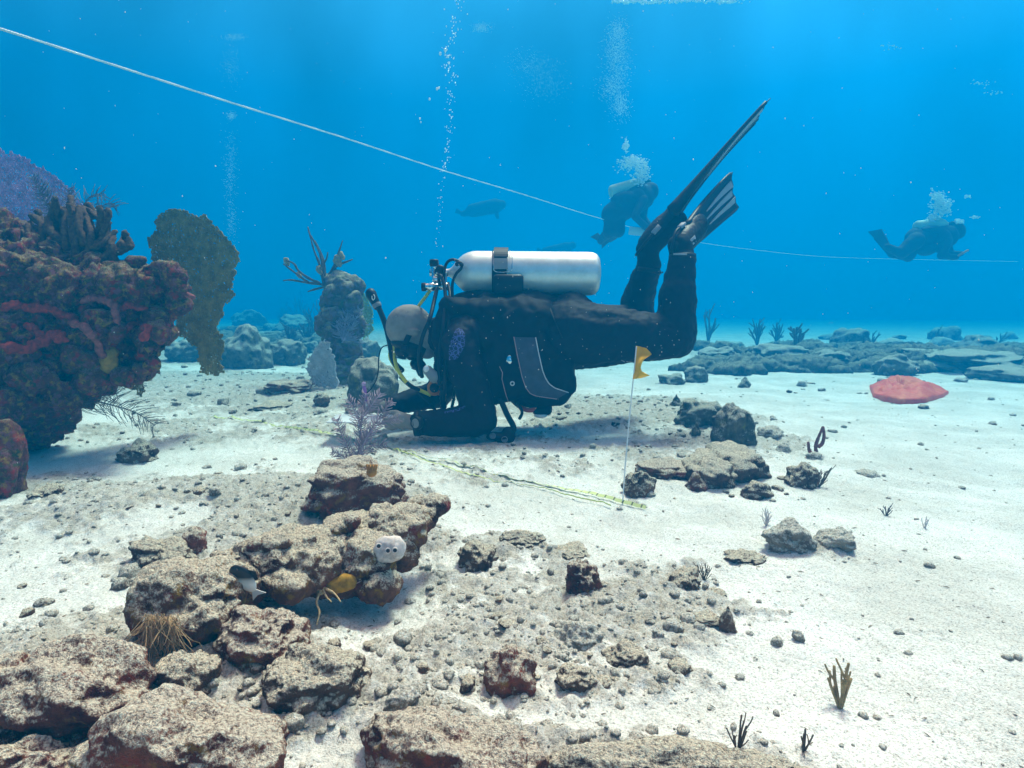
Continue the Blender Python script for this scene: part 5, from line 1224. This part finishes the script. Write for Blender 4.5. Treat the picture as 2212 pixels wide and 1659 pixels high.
hose([(968, 612, -.04), (972, 640, -.12), (968, 700, -.19), (962, 780, -.23), (960, 850, -.20), (955, 890, -.10)], .007)
hose([(930, 626, -.03), (918, 643, -.02), (905, 660, .02), (885, 690, .13), (852, 740, .14), (842, 770, .09), (858, 800, .04)], .0072, M_yel)
hose([(852, 748, .05), (856, 790, -.04), (880, 828, -.11), (905, 842, -.12), (930, 853, -.13)], .0080, M_yel)
hose([(866, 815, -.06), (885, 832, -.12), (905, 843, -.13)], .0092, M_rub)
ss = thing('second_stage', 'black mouthpiece regulator in the diver\'s mouth', 'regulator', Q(912, 815, -.02))
MP = hp(-.058, 0, .15)
part('housing', union([ell(MP, (.036, .034, .024), HM), capsule(MP, hp(-.058, 0, .11), .018, .018), capsule(MP + np.array([0, -.03, 0]), Q(908, 808, -.09), .014, .012)], .004, 3), M_rub, ss)
v, f = lathe([(0, .001), (0, .026), (.006, .024), (.008, .012), (.008, .001)], MP + FD * .018, FD, 20); part('purge_cover', (v, f), M_dull, ss)
oc = thing('octopus_regulator', 'orange spare regulator hanging below the diver\'s chest', 'regulator', Q(945, 848, -.12))
part('housing', union([ell(Q(938, 838, -.13), (.030, .026, .034)), capsule(Q(938, 838, -.13), Q(958, 852, -.13), .016, .013)], .004, 3), M_orange, oc)
v, f = lathe([(0, .001), (0, .020), (.006, .018), (.007, .001)], Q(938, 838, -.157), (0, -1, 0), 20); part('purge_cover', (v, f), M_rub, oc)
cc = thing('pressure_gauge', 'translucent grey capsule gauge hanging at the diver\'s chest', 'gauge', Q(930, 808, -.2))
part('body', union([capsule(Q(924, 800, -.21), Q(938, 815, -.21), .020, .024)], .003, 2), M_dull, cc); part('tip', ell(Q(921, 797, -.225), (.012, .012, .014)), M_wht, cc)
# inflator, straps and gauges that hang to the sand
gc = thing('gauge_console', 'black gauge console with two pale dials resting on the sand under the elbow', 'gauge console', onground(1090, 955))
gg = (onground(1085, 958) - CAM) @ FWD
part('case', union([ell(P(1080, 945, gg), (.055, .022, .020), euler(0, .25, 0)), ell(P(1098, 940, gg), (.030, .022, .036)), ell(P(1062, 944, gg), (.024, .02, .014))], .005, 3), M_rub, gc)
for x, y in ((1064, 942), (1090, 950)):
    v, f = lathe([(0, .001), (0, .0125), (.005, .013), (.006, .010)], P(x, y, gg - .020), (0, -1, .45), 18); part('dial', (v, f), M_dull, gc)
part('hose', clean(tube(spline([Q(1080, 860, -.18), Q(1095, 895, -.17), Q(1110, 925, -.18), P(1100, 940, gg)], 20), .012, 9)), M_rub, gc)
iv = thing('inflator_hose', 'corrugated black inflator hose dropping from the shoulder to the sand', 'hose', Q(945, 900, -.12))
q = spline([Q(962, 790, -.20), Q(956, 840, -.18), Q(958, 885, -.15), Q(955, 898, -.12)], 60); part('tube', clean(tube(q, .013 + .0022 * np.sin(np.arange(len(q)) * 1.6), 12)), M_rub, iv)
part('mouthpiece', ell(Q(955, 897, -.12), (.018, .018, .02)), M_dull, iv)
for l_, lb in (([(985, 815, -.17), (980, 860, -.14), (976, 880, -.12)], 'thin webbing strap hanging beside the inflator hose'), ([(1118, 870, -.15), (1128, 890, -.14), (1122, 905, -.13)], 'short webbing end hanging under the vest'), ([(905, 850, -.13), (928, 872, -.14), (945, 892, -.12)], 'slanting thin black hose between the two forearms')):
    part('strap', clean(tube(spline([Q(*p) for p in l_], 12), .007, 5)), M_rub, None, label=lb, cat='strap')
# mask and snorkel
mk = thing('dive_mask', 'black dive mask strapped round the shaven head', 'dive mask', hp(.01, 0, .13))
mm_ = [ell(hp(.012, s_, .105), (.034, .036, .030), HM) for s_ in (-.036, .036)] + [ell(hp(-.02, 0, .122), (.020, .020, .018), HM)]
part('skirt', union(mm_ + [ell(hp(.012, 0, .10), (.036, .074, .024), HM), ell(hp(-.012, 0, .076), (.088, .086, .030), HM), ell(hp(-.03, 0, .085), (.07, .074, .04), HM)], .004, 3), M_rub, mk)
for s_ in (-.034, .034):
    v, f = lathe([(0, .001), (0, .024), (.003, .0245)], hp(.014, s_, .133), FD, 22); part('lens', (v, f), M_lens, mk)
q = []
for a in np.linspace(0, 2 * math.pi, 41): q.append(hp(-.004 + .010 * math.cos(a), .0855 * math.sin(a), .055 - .0 + .05 * math.cos(a)))
V = []; HX = CD
qq = np.array(q); ring_ = []
for p in qq:
    o_ = p - hp(-.004, 0, .03); o_ -= CD * (o_ @ CD); o_ /= np.linalg.norm(o_)
    ring_.append([p + CD * .012 + o_ * .003, p + CD * .012 + o_ * .007, p - CD * .012 + o_ * .007, p - CD * .012 + o_ * .003])
V = np.array(ring_).reshape(-1, 3); fs = []
for i_ in range(40):
    for k in range(4): fs.append((4 * i_ + k, 4 * i_ + (k + 1) % 4, 4 * i_ + 4 + (k + 1) % 4, 4 * i_ + 4 + k))
part('strap', (V, fs), M_rub, mk)
part('strap_clip', box(hp(.0, -.092, .085), (.028, .012, .026), HM, .3), M_rub, mk)
sn = thing('snorkel', 'black snorkel with a rounded top and pale emblem, rising left of the diver\'s head', 'snorkel', Q(842, 730, .07))
q = spline([Q(868, 800, -.02), Q(850, 780, .06), Q(842, 740, .085), Q(832, 700, .09), Q(818, 665, .09), Q(808, 645, .09)], 40); part('tube', clean(tube(q, .0125, 12)), M_rub, sn)
dS = P(803, 635, 1) - P(822, 672, 1); dS /= np.linalg.norm(dS)
v, f = lathe([(-.045, .012), (-.040, .0175), (.0, .021), (.030, .0245), (.046, .020), (.054, .010), (.056, .001)], Q(808, 648, .09), dS, 22); tp = part('top', (v, f), M_rub, sn)
v, f = lathe([(-.038, .0170), (-.034, .0200), (-.020, .0205), (-.016, .0185)], Q(808, 648, .09), dS, 22); part('ring', (v, f), M_dull, sn)
cS = Q(806, 642, .064)
sw = [cS + np.array([.0075 * math.sin(a) * (1 if a < 3.3 else .6), -.001 - .0006 * a, .012 * math.cos(a)]) for a in np.linspace(.3, 5.2, 14)]
part('emblem', clean(tube(np.array(sw), .0020, 5)), M_wht, tp)
# slate, pencil and its line
sl_ = thing('writing_slate', 'thin white slate seen edge-on between the diver\'s hands', 'slate', Q(786, 905, -.18))
part('board', box(Q(786, 904.5, -.14), (.262, .16, .0045), euler(.03, .006, 0), .2), M_wht, sl_)
for x in (846, 852, 838): part('clip', box(Q(x, 904, -.228), (.008, .012, .009), None, .2), M_rub if x != 846 else M_chr, sl_)
part('tip', ell(Q(720, 904, -.15), (.006, .012, .004)), M_rub, sl_)
pc = thing('pencil', 'purple topped pencil upright in the diver\'s far hand', 'pencil', Q(792, 875, .01))
part('shaft', clean(tube(np.array([Q(796, 893, .01), Q(792, 872, .01), Q(789, 852, .01)]), [.0018, .0045, .0055], 8)), M_wht, pc)
part('sleeve', clean(tube(np.array([Q(792, 868, .01), Q(788, 845, .01), Q(786, 832, .01)]), [.007, .009, .007], 8)), M_purp, pc)
part('cap', ell(Q(786, 830, .01), (.010, .010, .011)), mat('pink', (0.60, 0.35, 0.55), .5), pc)
part('lanyard', clean(tube(spline([Q(838, 745, .02), Q(824, 752, 0), (Q(818, 775, 0)), Q(817, 800, 0), Q(812, 822, 0), Q(800, 842, .005), Q(790, 850, .01)], 40), .0028, 6)), M_rub, None, label='thin black line looping from the mask down to the pencil', cat='cord')

# ------------------------------------------------------------------ line, tape, flag, bag
dR = [(-200, 3, 2.0), (0, 62, 2.25), (250, 142, 2.75), (500, 222, 3.3), (750, 300, 4.1), (960, 369, 5.1), (1130, 420, 6.2), (1280, 467, 7.6), (1390, 498, 8.8), (1500, 522, 9.6), (1640, 541, 10.2), (1790, 555, 10.6), (2000, 561, 11.2), (2200, 565, 12)]
q = spline([P(*p) for p in dR], 26 * 60); sl2 = np.concatenate([[0], np.cumsum(np.linalg.norm(np.diff(q, axis=0), axis=1))])
u = np.arange(0, sl2[-1], .0075); q = np.stack([np.interp(u, sl2, q[:, k]) for k in range(3)], 1); t_ = q[-1] - q[0]; t_ /= np.linalg.norm(t_); x_, y_, _ = frame_from(t_)
M_rope = mat('white_rope', (0.85, 0.85, 0.83), .8, var=.12, scale=300)
rp2 = thing('guide_rope', 'white twisted guide line running from the upper left down to the far divers', 'rope', q[0])
for k in range(3):
    a = u / .034 * 2 * math.pi + k * 2.094; qq = q + .0026 * (np.cos(a)[:, None] * x_ + np.sin(a)[:, None] * y_); part('strand', clean(tube(qq, .0027, 4, False)), M_rope, rp2)
# tape
def ribbon(name, label, pts, wd, m_, lift=.006, tw=0.4, seed=0):
    gp = np.array([onground(x, y) for x, y in pts]); q = spline(gp, 130); n_ = len(q); V = []
    s = np.concatenate([[0], np.cumsum(np.linalg.norm(np.diff(q, axis=0), axis=1))])
    for i in range(n_):
        t_ = q[min(i + 1, n_ - 1)] - q[max(i - 1, 0)]; t_[2] = 0; t_ /= np.linalg.norm(t_); sd_ = np.array([-t_[1], t_[0], 0]); a = tw * math.sin(s[i] * 3.1 + seed) + .5 * tw * math.sin(s[i] * 7.7 + 2 + seed)
        c = np.array([q[i][0], q[i][1], gz(q[i][0], q[i][1]) + lift + .004 * math.sin(s[i] * 9)]); wv_ = (sd_ * math.cos(a) + np.array([0, 0, math.sin(a)])) * wd / 2; up_ = np.cross(t_, wv_); up_ /= np.linalg.norm(up_)
        for sg, th in ((-1, -.0004), (1, -.0004), (1, .0004), (-1, .0004)): V.append(c + wv_ * sg + up_ * th)
    fs = [(4 * i + k, 4 * i + (k + 1) % 4, 4 * i + 4 + (k + 1) % 4, 4 * i + 4 + k) for i in range(n_ - 1) for k in range(4)]
    o = part(name, (np.array(V), fs), m_, None, False, label=label, cat='tape measure')
    at_ = o.data.attributes.new('along', 'FLOAT', 'POINT'); at_.data.foreach_set('value', np.repeat(s, 4).astype(np.float32)); return o
tm = bpy.data.materials.new('tape_print'); tm.use_nodes = True; t = tm.node_tree; L = t.links; b = t.nodes['Principled BSDF']; b.inputs['Roughness'].default_value = .5
a_ = N(t, 'ShaderNodeAttribute', attribute_name='along'); m1 = N(t, 'ShaderNodeMath', operation='MULTIPLY'); m1.inputs[1].default_value = 34; L.new(a_.outputs['Fac'], m1.inputs[0])
m2 = N(t, 'ShaderNodeMath', operation='FRACT'); L.new(m1.outputs[0], m2.inputs[0]); m3 = N(t, 'ShaderNodeMath', operation='LESS_THAN'); m3.inputs[1].default_value = .16; L.new(m2.outputs[0], m3.inputs[0])
mx_ = N(t, 'ShaderNodeMix', data_type='RGBA'); mx_.inputs[6].default_value = (0.66, 0.72, 0.30, 1); mx_.inputs[7].default_value = (0.16, 0.18, 0.08, 1); L.new(m3.outputs[0], mx_.inputs['Factor']); L.new(mx_.outputs[2], b.inputs['Base Color'])
ribbon('tape_measure', 'yellow green measuring tape lying on the sand from the left to the flag wire', [(455, 905), (540, 912), (630, 926), (720, 942), (800, 960), (900, 985), (1000, 1010), (1080, 1028), (1160, 1046), (1230, 1062), (1300, 1078), (1395, 1102)], .0105, tm, tw=.6)
ribbon('tape_measure', 'thin second run of the yellow tape, sagging just below the first', [(850, 975), (900, 992), (960, 1010), (1040, 1032), (1110, 1045), (1180, 1060), (1260, 1084), (1320, 1098)], .004, mat('tape_plain', (0.55, 0.62, 0.20), .5), tw=.9, seed=2)
fb_ = onground(1344, 1090); dfl = (fb_ - CAM) @ FWD
M_fl = mat('flag_yellow', (0.80, 0.42, 0.012), .55, var=.06, scale=20)
fg_ = thing('survey_flag', 'small yellow flag on a white wire stuck in the sand', 'flag', fb_)
part('wire', clean(tube(spline([fb_ - np.array([0, 0, .02]), P(1350, 1015, dfl), P(1358, 920, dfl), P(1368, 820, dfl), P(1375, 748, dfl)], 40), .0019, 7)), M_wht, fg_)
rows = []
fl = pl([(1375, 747), (1373, 770), (1370, 800), (1367, 819)], 12); fr = pl([(1396, 752), (1409, 765), (1398, 772), (1389, 778), (1385, 790), (1383, 800), (1394, 806), (1404, 811), (1385, 817)], 12)
for i in range(12):
    r0 = []
    for k, s in enumerate(np.linspace(0, 1, 9)):
        x, y = fl[i] + (fr[i] - fl[i]) * s; r0.append(P(x, y, dfl + .016 * math.sin(s * 3.6 + i * .32) - .004))
    rows.append(r0)
V = np.array(rows).reshape(-1, 3); i = (np.arange(11)[:, None] * 9 + np.arange(8)[None]).ravel(); q4 = np.stack([i, i + 1, i + 10, i + 9], 1)
back = V + FWD * .0012; part('pennant', (np.concatenate([V, back]), np.concatenate([q4, q4[:, ::-1] + len(V)])), M_fl, fg_)
# bag
bo_ = onground(1962, 866); db = (bo_ - CAM) @ FWD
ol = [(1878, 836), (1896, 832), (1924, 822), (1950, 824), (1985, 830), (2020, 838), (2049, 850), (2035, 858), (2001, 868), (1947, 869), (1910, 862), (1886, 855)]
top = np.array([G(x, y, 0) for x, y in ol]); cB = top.mean(0); V = []; nb = 60; an = np.linspace(0, 1, nb, endpoint=False)
per = np.array([np.interp(an * len(ol), np.arange(len(ol) + 1), np.append(top[:, k], top[0, k])) for k in range(3)]).T
for r__ in np.linspace(0, 1, 18):
    for k in range(nb):
        p = cB + (per[k] - cB) * r__; h_ = .030 * (1 - r__ ** 4) * (1 + .7 * noise(np.array([[p[0] * 7, p[1] * 4, 1.5]]))[0]) + .030 * (1 - abs(noise(np.array([[p[0] * 7 + p[1] * 2, p[1] * 3.5, 4.2]]))[0]) * 3) * (1 - r__ ** 6) + .012 * (1 - abs(noise(np.array([[p[0] * 20, p[1] * 9, 7.2]]))[0]) * 3) * (1 - r__ ** 8)
        V.append([p[0], p[1], max(.004, h_) + .012])
V = np.array(V); j = np.arange(nb); fs = np.concatenate([np.stack([k * nb + j, k * nb + (j + 1) % nb, (k + 1) * nb + (j + 1) % nb, (k + 1) * nb + j], 1) for k in range(17)])
V = np.concatenate([V, V[-nb:] * np.array([1, 1, 0]) - np.array([0, 0, .03])]); fs = np.concatenate([fs, np.stack([17 * nb + j, 17 * nb + (j + 1) % nb, 18 * nb + (j + 1) % nb, 18 * nb + j], 1)])
part('mesh_bag', (V, fs), mat('red_bag', (0.74, 0.045, 0.02), .5, col2=(0.78, 0.15, 0.03), scale=14, bump=.5, bscale=40, bdist=.01), None, label='crumpled red orange bag lying flat on the bright sand', cat='bag')

# ------------------------------------------------------------------ far divers
M_far = mat('far_suit', (0.02, 0.02, 0.03), .8); M_fart = mat('far_tank', (0.55, 0.60, 0.45), .5)
def fdiver(label, d, limbs_, head_, tank_, fins_, vest_, extra=None, tlabel='', vox=.016, k=1.0):
    q = lambda x, y, dy=0: P(x, y, d + dy)
    pts = limbs_[0]; o = thing('person', label, 'person', q(pts[0][0], pts[0][1]))
    pr = [capsule(q(*a[:3]), q(*b_[:3]), ra * k, rb * k) for a, b_, ra, rb in limbs_] + [ell(q(*head_[0]), np.array(head_[1]) * k)]
    part('wetsuit', union(pr, vox, 3, lambda v, n: .008 * noise(v * 9)), M_far, o)
    for k, (a, b_, w0) in enumerate(fins_):
        a, b_ = q(*a), q(*b_); l = b_ - a; s = np.cross(l, FWD); s /= np.linalg.norm(s); s2 = s * .5 + np.array([0, .8, 0])
        V = np.array([a - s2 * w0 * .5, a + s2 * w0 * .5, b_ + s2 * w0, b_ - s2 * w0]); nn_ = np.cross(l, s2); nn_ /= np.linalg.norm(nn_)
        part('fin', (np.concatenate([V - nn_ * .008, V + nn_ * .008]), [(0, 1, 2, 3), (7, 6, 5, 4), (0, 4, 5, 1), (1, 5, 6, 2), (2, 6, 7, 3), (3, 7, 4, 0)]), M_far, o, False)
    part('vest', union([ell(q(*c_), np.array(r_) * k) for c_, r_ in vest_], vox, 3, lambda v, n: .012 * noise(v * 7)), M_far, o)
    if tank_:
        a, b_ = q(*tank_[0]), q(*tank_[1]); l = b_ - a; n_ = np.linalg.norm(l)
        to = thing('scuba_tank', tlabel, 'scuba tank', a); part('cylinder', lathe([(0, .001), (0, .05), (.02, .08), (.04, .09), (n_ - .10, .09), (n_ - .05, .07), (n_, .03), (n_, .001)], a, l, 20), M_fart, to)
        part('valve', lathe([(n_, .02), (n_ + .05, .02), (n_ + .06, .03), (n_ + .09, .03), (n_ + .09, .001)], a, l, 12), M_far, to)
    if extra: extra(q, o)
def board(q, o):
    part('slate', box(q(1380, 500, -.15), (.24, .02, .10), euler(.3, .1, 0), .1), M_pipe, None, label='pale slate board in the second diver\'s hands', cat='slate')
fdiver('second diver, upright and bent forward in the haze, facing right with bubbles overhead', 7.9,
       [((1325, 462), (1385, 425), .15, .17), ((1325, 462), (1316, 500), .10, .085), ((1316, 500), (1298, 520, .25), .07, .05), ((1335, 462), (1336, 500), .10, .08), ((1336, 500), (1318, 515, .3), .07, .05),
        ((1388, 432, -.15), (1372, 468, -.25), .06, .05), ((1372, 468, -.25), (1402, 497, -.2), .05, .04), ((1394, 432, .15), (1388, 470, .1), .06, .05), ((1388, 470, .1), (1410, 498, -.05), .05, .04), ((1385, 425), (1400, 415), .08, .07)],
       ((1404, 414), (.11, .10, .12)), ((1316, 418, .02), (1390, 396, .0)), [((1300, 520, .25), (1284, 508, .5), .09), ((1318, 516, .3), (1300, 528, .5), .09)], [((1352, 432), (.19, .2, .11)), ((1376, 430), (.14, .2, .14)), ((1338, 446), (.11, .17, .11))], board, 'pale tank on the back of the second diver', k=1.0)
fdiver('third diver, at the far right, hunched and level in thick haze, fins trailing left', 8.6,
       [((1980, 515), (2042, 512), .15, .16), ((1978, 520, -.1), (1948, 546, -.1), .11, .085), ((1948, 546, -.1), (1916, 534, -.1), .075, .05), ((1978, 520, .15), (1962, 552, .15), .11, .085), ((1962, 552, .15), (1925, 550, .2), .075, .05),
        ((2046, 520, -.18), (2034, 552, -.22), .065, .055), ((2034, 552, -.22), (2066, 556, -.2), .052, .04), ((2046, 520, .18), (2052, 550, .2), .06, .05), ((2052, 550, .2), (2076, 548, .1), .05, .04), ((2042, 512), (2064, 503), .08, .07)],
       ((2068, 500), (.10, .10, .115)), ((1976, 492), (2046, 484, .02)), [((1916, 534, -.1), (1890, 498, .1), .10), ((1925, 550, .2), (1900, 512, .3), .09)], [((2005, 500), (.20, .2, .07)), ((2036, 522, -.12), (.12, .1, .16)), ((2036, 522, .12), (.12, .1, .16)), ((2000, 540), (.10, .15, .08))], tlabel='dim tank on the back of the third diver')
part('pointer', clean(tube(np.array([P(2070, 552, 8.3), P(2092, 540, 8.3)]), .014, 6)), M_orange, None, label='orange stick in the third diver\'s hand', cat='stick')
fdiver('fourth diver, barely visible shadow in the haze above the tank', 15,
       [((1020, 455), (1070, 445), .16, .18), ((1020, 455), (1000, 462), .10, .07), ((1070, 450), (1075, 470, -.2), .06, .05)], ((1084, 442), (.11, .1, .11)), None, [((1000, 462), (985, 455, .2), .1)], [((1045, 440), (.28, .2, .15)), ((1060, 452), (.24, .2, .15))], vox=.03)
fdiver('fifth diver, faint low shape just over the far tank end', 17,
       [((1180, 545), (1225, 535), .15, .15), ((1225, 540), (1235, 552, -.2), .06, .05)], ((1237, 530), (.1, .1, .1)), None, [((1180, 545), (1160, 540, .2), .1)], [((1200, 535), (.22, .2, .13))], vox=.03)

# ------------------------------------------------------------------ bubbles, surface glimmer blobs and drifting specks
bub = bpy.data.materials.new('bubble'); bub.use_nodes = True; b = bub.node_tree.nodes['Principled BSDF']
b.inputs['Base Color'].default_value = (.85, .93, .95, 1); b.inputs['Roughness'].default_value = .12; b.inputs['Specular IOR Level'].default_value = .9
M_speck = mat('speck', (0.75, 0.70, 0.64), .7)
def blobs(items, sub=1):
    v0, f0 = ico(sub); vs = []; fs = []
    for i, (c, r_) in enumerate(items): vs.append(v0 * np.asarray(r_) + c); fs.append(f0 + i * len(v0))
    return np.concatenate(vs), np.concatenate(fs)
rb = np.random.RandomState(3)
it = []
path = pl([(943, 548), (945, 500), (948, 470), (951, 440), (954, 400), (958, 370), (966, 335), (972, 300), (968, 270), (975, 230), (976, 190), (972, 150), (968, 110), (975, 70), (985, 30), (990, -10)], 400)
for k in range(190):
    x, y = path[int(rb.rand() ** .85 * 399)]; sp_ = 2.0 + (548 - y) * .013; s = rb.uniform(.0008, .0019) * (1 + (548 - y) / 700); it.append((P(x + rb.normal() * sp_, y + rb.normal() * 5, D + rb.normal() * .05), (s, s, s * rb.uniform(1.0, 1.7))))
for x, y, s in ((962, 108, .0065), (951, 116, .0060), (968, 122, .005), (944, 192, .005), (928, 214, .0045), (907, 256, .004), (909, 264, .003), (970, 136, .0045), (948, 190, .004)): it.append((P(x, y, D), (s, s, s * 1.3)))
part('bubbles', blobs(it, 2), bub, None, loc=Q(943, 548), label='thin column of tiny bubbles rising from the tank valve', kind='stuff')
def cloud(label, d, spots, n, smin, smax):
    it = []
    for k in range(n):
        x, y, rx, ry = spots[rb.randint(len(spots))]; s = rb.uniform(smin, smax); a = rb.normal(size=3); it.append((P(x + a[0] * rx * .5, y + a[1] * ry * .5, d + a[2] * .12), (s * 1.2, s * 1.2, s * .8)))
    part('bubbles', blobs(it, 1), bub, None, loc=P(spots[0][0], spots[0][1], d), label=label, kind='stuff')  # also serves the blobs that imitate surface glimmer
cloud('boiling bubble cloud over the second diver', 7.9, [(1375, 360, 18, 20), (1385, 380, 16, 18), (1368, 345, 14, 10), (1350, 355, 16, 16), (1392, 365, 10, 20), (1380, 395, 16, 12), (1352, 315, 6, 12)], 900, .004, .014)
cloud('bubble cloud over the third diver', 8.6, [(2030, 440, 20, 22), (2038, 450, 20, 18), (2025, 425, 14, 10), (2018, 470, 12, 8), (2072, 478, 8, 4)], 900, .005, .017)
cloud('wide fading bubble plume high over the second diver', 7.2, [(1330, 110, 30, 34), (1335, 150, 30, 44), (1325, 190, 30, 30), (1335, 70, 22, 30), (1340, 230, 20, 30)], 3200, .0014, .0046)
cloud('faint bubble plume at the upper left', 8.0, [(505, 80, 26, 8), (500, 140, 20, 40), (500, 250, 10, 10), (498, 330, 18, 60), (497, 400, 14, 50), (500, 480, 14, 40)], 2200, .0010, .0034)
cloud('faint bubble haze above the fourth diver', 8.0, [(1150, 140, 50, 30), (1180, 180, 50, 40), (1040, 60, 20, 10)], 2000, .0010, .0034)
cloud('bright blobs standing in for the glimmer of the water surface', 6.0, [(1350, 2, 30, 5), (1400, 4, 50, 5), (1470, 2, 60, 4), (1560, 3, 40, 5)], 420, .004, .012)  # white blobs put in to imitate light glimmering on the water surface
cloud('scattered far bubbles at the upper right', 8.5, [(2120, 180, 30, 10), (2150, 200, 20, 6), (1920, 100, 30, 8), (2090, 425, 10, 4), (2105, 470, 12, 4)], 90, .006, .014)
it = []
for k in range(520):
    d = .6 + 4.5 * rb.rand() ** 1.5; x, y = rb.uniform(-100, 2300), rb.uniform(-50, 1150); p = P(x, y, d)
    if p[2] < .06: continue
    s = rb.uniform(.0004, .0012) * (.35 + .30 * d); it.append((p, (s, s, s * rb.uniform(.8, 2.2))))
for k in range(170):
    d = rb.uniform(1.5, 2.42); x, y = rb.uniform(860, 1480), rb.uniform(560, 930); s = rb.uniform(.0004, .0010); it.append((P(x, y, d), (s, s, s * rb.uniform(.8, 2.5))))
part('marine_snow', blobs(it, 1), M_speck, None, loc=(0, 1, .6), label='white specks drifting in the water', kind='stuff')
